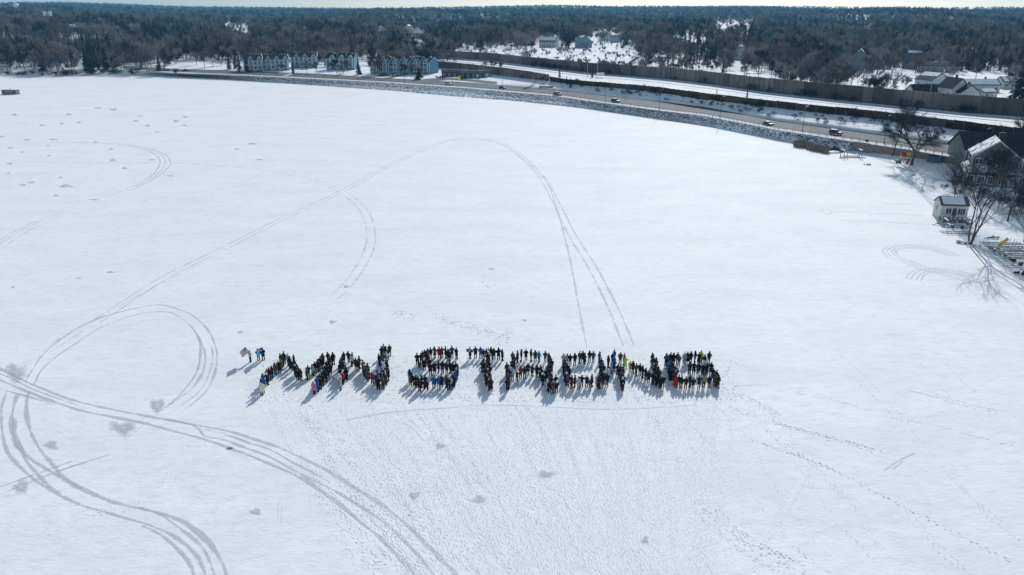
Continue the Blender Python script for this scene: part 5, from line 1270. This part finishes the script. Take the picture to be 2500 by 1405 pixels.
# every person: head top at a zoom pixel, then coat / trousers / hat / height.  strokes per letter
PEOPLE = {
 ('M', (620,840,10.033)): {'left leg': '160,950,W,o,w 305,610,k 205,935,w,s,P,1.5 155,850,n 210,710,b,s,g 300,690,n,s,w 355,570,k,s,r 420,520,k,j 500,450,o,j 595,390,k,c,w 640,350,y,s,o 635,225,k 720,180,k 660,290,k 690,250,k',
   'left diagonal': '820,235,G 860,300,k 960,250,k 905,375,k 1010,420,k 950,450,g,s,w 1000,500,k,s,w 1075,550,k 1040,600,k 1075,640,w,s,b,1.3 1130,600,k,s,e'},
 ('M', (730,840,10.033)): {'right diagonal': '175,560,g,s,G 210,515,k 318,490,G,s,c 380,425,R 450,370,R 515,300,k 520,545,c,s,b,.95 575,215,o 470,400,r 545,260,k',
   'right leg': '695,190,n,s,c 820,200,k 740,260,n 725,310,R,s,r 790,300,k 665,400,k 700,380,k 760,350,k 770,450,P,s,w,1.4 620,500,k,s,w 680,510,c,s,c 740,470,k 570,570,g 620,580,k 690,580,k 550,640,k,s,w 600,650,k 650,640,k 495,710,g,s,c 555,720,k 600,730,k 435,780,k 500,800,k 440,850,b 480,870,k 345,905,p,s,p'},
 ('first N', (730,840,10.033)): {'left stroke': '1083,180,k 1040,300,k 1095,300,k 1010,340,g 1050,390,k 1115,380,R 1000,455,k 1080,450,k 1125,460,k 1040,520,k 1100,520,k 1005,580,k 1090,560,R 1145,565,k 1050,590,k 1065,625,k,s,w 1110,620,k 1055,680,r,s,w 1005,690,k 980,720,w,s,w 1000,830,G,s,g'},
 ('first N', (840,830,10.81)): {'diagonal': '100,285,k 185,385,w,s,n 210,325,g 390,420,e 295,470,R 345,510,R,s,P 490,525,o 500,570,o 605,595,k 510,630,g,s,G 560,680,k 600,640,k 630,690,k 600,760,g 650,780,k 730,820,r,s,w 690,850,k 865,790,b,s,s 840,880,k,s,w 880,900,R 890,960,k 960,840,k,s,s,1.2',
   'right stroke': '1035,105,G 975,160,k,s,c 1090,160,k 1190,115,k 1140,220,k,s,w 1110,310,w,s,w 910,360,k 940,370,k 1000,310,k 1050,340,k 965,400,k 1010,400,g 1080,390,k 1070,490,k,s,w 1110,480,k 985,560,P,s,w,1.6 1060,560,k,s,w 1035,600,w,s,w 1130,560,k 1155,745,k 1070,740,n 1080,810,k,s,w 1090,870,e,s,w 1010,970,e 1060,820,k 1120,800,k'},
 ('S', (985,835,11.24)): {'top row': '368,300,n 515,240,k 575,210,k 650,180,P,s,s 480,290,k 560,290,k 545,360,o,s,o 590,330,k 740,145,k,s,g 850,115,g 855,340,w,s,g,.75 975,125,r,s,s 1050,120,g 1150,115,k 1215,180,k 1250,210,k 1325,95,g 1450,150,k 500,350,k 620,270,k',
   'middle row': '425,520,k,s,s,1.1 705,430,k 565,440,k,s,w 735,560,R,s,s 845,525,n 955,500,k,s,o 1065,505,k 1180,540,R 1275,515,k 1345,560,k 1435,540,k 1310,540,k',
   'right curve': '1475,610,e 1455,700,k,s,G 1420,760,b 1470,760,k 1495,700,k 1340,850,o 1400,820,b,j 1440,830,n 1375,900,k',
   'bottom row': '165,740,n,s,s 170,950,o,s,w,1.2 235,870,k 290,860,n,s,r 370,850,w,s,s 490,895,k 585,905,k 565,1040,R,s,s,1.35 655,1050,R,s,s,1.4 820,910,b 865,980,k,s,P,1.3 955,915,b,s,b 1035,885,n,s,s 1165,895,e 1225,960,k 1290,945,G,s,p 215,900,k 330,900,k 430,1000,k'},
 ('T', (1130,835,10.81)): {'top bar': '185,135,k,s,g 330,110,k,j 463,120,b 543,180,n,s,n,1.6 623,165,R 680,240,w,s,w 740,130,k 822,160,k 940,145,k 1040,180,k 650,270,k',
   'stem': '515,480,n 555,430,k 590,510,k,s,G 645,400,k 675,470,R 610,600,o,s,r 660,560,R 640,650,k 660,700,k,s,w 700,600,k 640,850,R,s,G 700,830,k 720,870,k,s,P 690,760,k 620,780,k 690,950,n,s,G 740,950,k 660,900,k'},
 ('R', (1225,840,10.81)): {'left stroke': '135,480,k 290,190,P 325,280,k 280,390,k 330,350,k 230,400,k 255,470,k 205,550,w,s,w 160,600,R 160,700,k 195,640,k 165,740,g 175,840,k 150,900,k 250,660,g 285,640,G 300,460,k',
   'top row': '415,170,k,s,g 515,135,k 640,125,k 775,130,k 885,160,e 985,185,c,s,c,1.65', 'right side': '1150,170,g 1245,225,e 1290,330,e 1320,390,k 1225,510,k 1300,500,n,j 1260,430,k 1175,650,k 1230,620,k 1280,600,k',
   'middle row': '400,690,k,s,s,1.5 495,575,o 600,580,k 620,590,k,s,w 690,495,n 805,540,n 930,540,k 1015,540,k 1080,535,k 1010,700,k,s,W,1.5 1080,750,k,s,w 1070,890,n,s,s,1.05 1050,600,k',
   'leg': '1175,690,k 1130,740,k 1320,745,k,s,w 1260,800,g 1300,830,k 1430,810,k 1215,920,W,s,w 1270,960,k 1360,960,o,s,p 1450,960,k,s,w 1410,940,r,s,r 1230,740,k 1360,820,k'},
 ('O', (1360,840,11.71)): {'left side': '190,265,G,s,s 220,410,k 270,440,k,s,w 200,480,k 210,560,k 290,540,k 235,680,k,s,g 270,640,k 355,635,k 280,800,R,s,w 220,820,k 320,850,P 240,750,k 190,600,k', 'top row': '290,260,G 380,275,k 515,255,k 650,205,e,j 740,195,k 800,245,n 855,225,n,s,c 935,185,k 1045,205,g,j,c',
   'right side': '1220,210,o 1270,395,k 1280,470,b 1340,570,k,s,p 1260,560,k 1300,650,k 1290,760,k 1350,780,k,s,w 1360,830,k,s,G 1440,820,k 1300,560,k 1330,700,k', 'bottom row': '335,870,R 420,890,R 515,885,n 625,930,G 715,875,k 855,885,k,s,G 1005,855,k 940,1000,g,s,s,1.3 1160,925,p,s,s,1.5 1210,910,k'},
 ('second N', (1480,840,11.71)): {'left stroke': '240,155,b,s,n 190,240,k,s,w 225,330,b,s,b 240,440,b 70,320,k,s,r 160,490,G,s,b 300,480,e 340,560,k,s,o 420,590,b 380,640,k 470,650,k 450,760,g 490,770,k 400,760,k 500,880,k 450,860,k 540,900,k,s,e 480,940,k,s,W 560,940,k 485,1110,R,s,w,1.15',
   'diagonal': '415,225,e 525,265,r,s,r 560,365,l 695,485,Y,s,s,1.6 780,480,k,s,g 870,550,g 975,550,k 1055,605,k 1140,680,k,s,g 1225,755,k 1180,760,k 1235,890,p,s,p,1.3 1020,640,k 1355,790,k 1400,820,k,s,w',
   'right stroke': '1335,250,k,s,g 1335,340,g,c,g 1385,320,P 1430,380,k 1440,470,R,s,s 1440,530,R 1400,620,k 1470,620,k,s,w 1510,670,k 1460,700,k 1560,740,k,s,r 1500,790,k 1570,830,w,s,b 1440,850,k 1490,860,k,s,o 1560,900,k 1640,880,k,s,G 1530,760,k'},
 ('G', (1615,845,12.22)): {'left side': '155,210,b,s,n 240,240,k 285,185,g 180,300,k 240,430,c,s,s 290,370,R 330,440,n 290,500,k 370,520,n 330,560,k 350,640,g 290,650,k 455,640,k 440,715,g,s,w 400,790,k 450,860,r,s,s 530,850,k 260,580,k',
   'top row': '375,200,k,r 495,180,P 540,260,P,s,p,1.6 700,180,G,s,w 790,155,k 890,150,k 1020,140,k 1200,130,l 1140,185,k 1300,250,k 1440,155,R 1370,390,w,s,w 1280,420,G,s,G',
   'middle bar': '860,465,n 985,460,k 1125,480,n,j 1255,510,k,s,w 1370,500,k', 'right side': '1500,470,k 1555,640,k 1660,710,k,s,g 1600,760,g 1720,860,k 1690,800,k 1630,840,g',
   'bottom row': '615,880,k 740,905,k,s,g 870,850,k 970,935,k,s,r,1.55 1145,870,n,j 1285,850,y 1445,870,k'}}
ORD = ['first','second','third','fourth','fifth','sixth','seventh','eighth','ninth','tenth','eleventh','twelfth','thirteenth','fourteenth','fifteenth','sixteenth','seventeenth','eighteenth','nineteenth','twentieth','twenty-first','twenty-second','twenty-third','twenty-fourth','twenty-fifth','twenty-sixth','twenty-seventh','twenty-eighth']
ppl = []
for (let, (ox, oy, sc_)), strokes in PEOPLE.items():
    for st, txt in strokes.items():
        for w in txt.split():
            q = w.split(','); h = float(q[5]) if len(q) > 5 else rnd.uniform(1.70, 1.88)
            p = P(ox+float(q[0])/sc_, oy+float(q[1])/sc_+.6, h); ppl.append([let, st, p.x, p.y, q[2], q[3] if len(q) > 3 else 's', q[4] if len(q) > 4 else 's', h, float(q[0])/sc_+ox])
keep = []
for q in ppl:
    if all((q[2]-o[2])**2+(q[3]-o[3])**2 > .13 for o in keep): keep.append(q)
ppl = keep
for _ in range(14):                                       # nobody stands inside somebody else
    for i in range(len(ppl)):
        for j in range(i+1, len(ppl)):
            dx, dy = ppl[j][2]-ppl[i][2], ppl[j][3]-ppl[i][3]; d2 = dx*dx+dy*dy
            if d2 < .155:
                d = math.sqrt(d2)+1e-6; k = (.40-d)/2*.6; dx /= d; dy /= d
                ppl[i][2] -= dx*k; ppl[i][3] -= dy*k; ppl[j][2] += dx*k; ppl[j][3] += dy*k
HORIZ = ('row', 'bar')
# the 300 people that show largest are persons of their own; the most hidden ones form one crowd
grid = np.full((160, 1300), -1, dtype=int)
for i in sorted(range(len(ppl)), key=lambda i: -ppl[i][3]):
    q = ppl[i]; fx, fy = proj((q[2], q[3], 0)); hx, hy = proj((q[2], q[3], q[7])); grid[int(hy-830):int(fy-830), int((fx+hx)/2-4.5-560):int((fx+hx)/2+4.5-560)] = i
vis = [(grid == i).sum() for i in range(len(ppl))]
order = sorted(range(len(ppl)), key=lambda i: -vis[i]); hidden = [ppl[i] for i in order[297:]]; ppl = [ppl[i] for i in order[:297]]
cnt = {}
for q in ppl: cnt.setdefault((q[0], q[1]), []).append(q)
for (let, st), L in cnt.items():
    hz = any(h in st for h in HORIZ) and 'curve' not in st
    L.sort(key=(lambda q: q[2]/q[3]) if hz else (lambda q: -q[3]))
    same = {}
    for q in L: same.setdefault((q[4], q[7] < 1.6), []).append(q)
    for q in L:
        g_ = same[(q[4], q[7] < 1.6)]; i = g_.index(q); small = q[7] < 1.6
        nm = ('small child' if q[7] < 1.25 else ('shorter person' if small else 'person'))+' in '+CC[q[4]][0]+' coat'
        if q[5] not in 's': nm += (' and '+CC[q[5]][0]+('' if q[5] == 'j' else ' trousers'))
        elif q[6] not in 'sn' and q[6] != q[4]: nm += ' and '+CC[q[6]][0]+' hat'
        pos = 'the only one' if len(g_) == 1 else (ORD[i]+(' from left' if hz else ' from top'))
        lab = nm+', '+pos+', '+let+' '+st
        away = rnd.random()
        face = rnd.gauss(0, .5) if away < .45 else (math.pi+rnd.gauss(0, .45) if away < .8 else rnd.uniform(-1.8, 1.8))
        hk = rnd.choice(['beanie', 'beanie', 'hood', 'hood', 'cap', 'hair']); hc = q[6]
        if hc == 's' and hk == 'hood': hc = q[4]
        elif hc == 's': hc = rnd.choice('ssssng')
        elif hk == 'hair': hk = 'beanie'
        k = rnd.choice([0, 1, 1, 1, 2, 2, 0, 3 if rnd.random() < .3 else 1]); ln = 1 if q[4] == 'W' or rnd.random() < .42 else (2 if rnd.random() < .12 else 0)
        if q[4] in 'pW': ln = 1
        o = person((q[2], q[3], 0), face, lab, q[4], q[5], hc, k, ln, q[7]/1.80, 'people lined up as letters', hk)
print('people', len(ppl), 'hidden', len(hidden))
def crowd():
    v = []; f = []; mi = []; mats = [SKIN]+[FAB[k] for k in CC]; keys = list(CC)
    for q in hidden:
        k = rnd.choice([0, 1, 2]); s = q[7]/1.8; a = rnd.uniform(0, 6.28); ca, sa = math.cos(a)*s, math.sin(a)*s
        for key, fn, mk in ((('body', k), lambda: make_body(k), 0), (('coat', k, 1), lambda: make_coat(k, 1), 1+keys.index(q[4])), (('tr', k), lambda: make_trousers(k), 1), (('bo', k), lambda: make_boots(k), 1), (('hat', 'beanie'), lambda: make_hat('beanie'), 1+keys.index(q[6]))):
            me = part(key, fn); n = len(v)
            for w in me.vertices: x, y, z = w.co; v.append((q[2]+x*ca-y*sa, q[3]+x*sa+y*ca, z*s))
            for pg in me.polygons: f.append([n+i for i in pg.vertices]); mi.append(mk)
    me = bpy.data.meshes.new('crowd'); me.from_pydata(v, [], f)
    for m_ in mats: me.materials.append(m_)
    me.polygons.foreach_set('material_index', mi); me.shade_smooth()
    o = link('crowd', me); tag(o, 'people in dark winter coats half hidden inside the rows of the letters', 'crowd', kind='stuff')
if hidden: crowd()
# flag bearers and sign
pA = P(612, 884); A = person(pA, -.3, 'person in light grey coat holding the striped flag, farthest left', 'G', 's', 's', 4, 0, .97, None, 'beanie')
pB = P(632, 880.5); person(pB, .3, 'person standing half hidden behind the blue flag', 'n', 'n', 'n', 2, 0, 1.0, None, 'hood')
pC = P(643.5, 879); person(pC, .3, 'person in black coat holding the right side of the blue flag', 'k', 's', 's', 2, 1, 1.03, None, 'cap')
def cloth(corners, nu, nv, wave, Y, thick=.012):
    """corners (hoist top, fly top, fly bottom, hoist bottom) as pixels in the vertical plane at Y"""
    c = [PY(x, y, Y) for x, y in corners]; g = []
    for j in range(nv+1):
        for i in range(nu+1):
            u, v = i/nu, j/nv; p = (c[0]*(1-u)+c[1]*u)*(1-v)+(c[3]*(1-u)+c[2]*u)*v
            p = p+Vector((0, wave*math.sin(u*7+v*2)*u, 0)); g.append(p)
    return c, g
FL = {'w': mat('flag_white', (.80, .80, .80), .8, .04), 'r': mat('flag_red', (.42, .03, .05), .8, .05), 'b': mat('flag_blue', (.03, .12, .33), .8, .05), 'd': mat('flag_navy', (.012, .04, .19), .8, .05), 'c': mat('flag_light_blue', (.16, .55, .75), .8, .05)}
def flag_us():
    Z = lambda x, y: (560+x/6.25, 820+y/6.25); Y = pA.y-.35
    nu, nv = 20, 13; c, g = cloth([Z(240,170), Z(152,252), Z(198,338), Z(300,246)], nu, nv, .05, Y)
    o0 = PY(*Z(300,246), Y); root = empty('flag', o0, 0, 'red and white striped flag with a starred blue corner, held at far left', 'flag')
    b = MB(); pl = c[3]-(c[0]-c[3])*.75; b.tube([pl-o0, c[0]+(c[0]-c[3])*.06-o0], .02, 6); b.build('pole', M['steel'], root)
    me = bpy.data.meshes.new('cloth'); fs = [(j*(nu+1)+i, j*(nu+1)+i+1, (j+1)*(nu+1)+i+1, (j+1)*(nu+1)+i) for j in range(nv) for i in range(nu)]
    me.from_pydata([tuple(p-o0) for p in g], [], fs); 
    for k in 'rwb': me.materials.append(FL[k])
    for n_, pg in enumerate(me.polygons):
        j, i = divmod(n_, nu); pg.material_index = 2 if (j < 7 and i < 8) else (0 if j % 2 == 0 else 1)
    cl = link('cloth', me, root); sm = cl.modifiers.new('thick', 'SOLIDIFY'); sm.thickness = .008
    s = MB()
    def at(u, v):
        p = (c[0]*(1-u)+c[1]*u)*(1-v)+(c[3]*(1-u)+c[2]*u)*v; return p+Vector((0, .05*math.sin(u*7+v*2)*u, 0))-o0
    for r_ in range(9):
        for k in range(6 if r_ % 2 == 0 else 5):
            u = .4*(2*k+1+(r_ % 2))/12.0; v = (7/13)*(r_+1)/10; q = at(u, v); pts = []
            for t in range(10):
                a = math.pi*t/5; rr = .026 if t % 2 == 0 else .011; pts.append((q.x+rr*math.sin(a), q.y-.014, q.z+rr*math.cos(a)))
            s.add(pts, [tuple(range(10))])
    so_ = s.build('stars', FL['w'], cl); so_['kind'] = 'stuff'
flag_us()
def flag_mn():
    Z = lambda x, y: (620+x/10.033, 840+y/10.033); Y = min(pB.y, pC.y)-.4; c = [PY(*Z(*q), Y) for q in ((205,78),(60,160),(82,318),(185,228))]
    o0 = c[3].copy(); root = empty('flag', o0, 0, 'two-tone blue flag with a white star held between two people', 'flag')
    def at(u, v): return (c[0]*(1-u)+c[1]*u)*(1-v)+(c[3]*(1-u)+c[2]*u)*v+Vector((0, .05*math.sin(u*6+v*3), 0))-o0
    nu = 16; nv = 10; me = bpy.data.meshes.new('cloth'); vs = []
    for j in range(nv+1):
        for i in range(nu+1):
            u, v = i/nu, j/nv
            edge = .62-.26*abs(v-.5)*2*0-.0; vs.append(tuple(at(u, v)))
    me.from_pydata(vs, [], [(j*(nu+1)+i, j*(nu+1)+i+1, (j+1)*(nu+1)+i+1, (j+1)*(nu+1)+i) for j in range(nv) for i in range(nu)])
    me.materials.append(FL['d']); me.materials.append(FL['c'])
    for n_, pg in enumerate(me.polygons):
        j, i = divmod(n_, nu); u, v = (i+.5)/nu, (j+.5)/nv; pg.material_index = 1 if u > .36+.22*abs(v-.5)*2 else 0
    cl = link('cloth', me, root); sm = cl.modifiers.new('thick', 'SOLIDIFY'); sm.thickness = .008
    q = at(.17, .45); s = MB(); pts = []
    for t in range(16): a = math.pi*t/8; rr = .16 if t % 2 == 0 else .075; pts.append((q.x+rr*math.sin(a), q.y-.03, q.z+rr*math.cos(a)))
    s.add(pts, [tuple(range(16))]); s.build('star', FL['w'], cl)
flag_mn()
def placard():
    Z = lambda x, y: (1130+x/10.81, 835+y/10.81); Y = P(*Z(200,445)).y-.35; c = [PY(*Z(*q), Y) for q in ((95,178),(90,262),(268,285),(262,210))]
    root = empty('placard', (c[0]+c[2])/2, 0, 'dark brown cardboard sign held by the first person of the T', 'sign'); o0 = root.location
    b = MB(); b.add([tuple(p-o0) for p in c]+[tuple(p-o0+Vector((0, .03, 0))) for p in c], [(0,1,2,3),(7,6,5,4),(0,4,5,1),(1,5,6,2),(2,6,7,3),(3,7,4,0)]); b.build('board', mat('cardboard', (.10,.08,.07), .9, .2, 4), root)
    b = MB(); b.box((-.02,-.02,-.03), (.22,.02,.16)); b.build('paper', FL['w'], root)
placard()

# ---------------------------------------------------------------- air
hb = MB(); hb.box((0, 4000, 90), (15000, 9000, 240)); hz = hb.mesh('haze')
hm = bpy.data.materials.new('haze'); hm.use_nodes = True; hn = hm.node_tree.nodes; hn.remove(hn['Principled BSDF'])
pv = hn.new('ShaderNodeVolumePrincipled'); pv.inputs['Color'].default_value = (.15, .54, .88, 1); pv.inputs['Density'].default_value = .000115; pv.inputs['Anisotropy'].default_value = 0.0
hm.node_tree.links.new(pv.outputs[0], hn['Material Output'].inputs['Volume']); hz.materials.append(hm)
ho = link('haze', hz); tag(ho, kind='stuff')
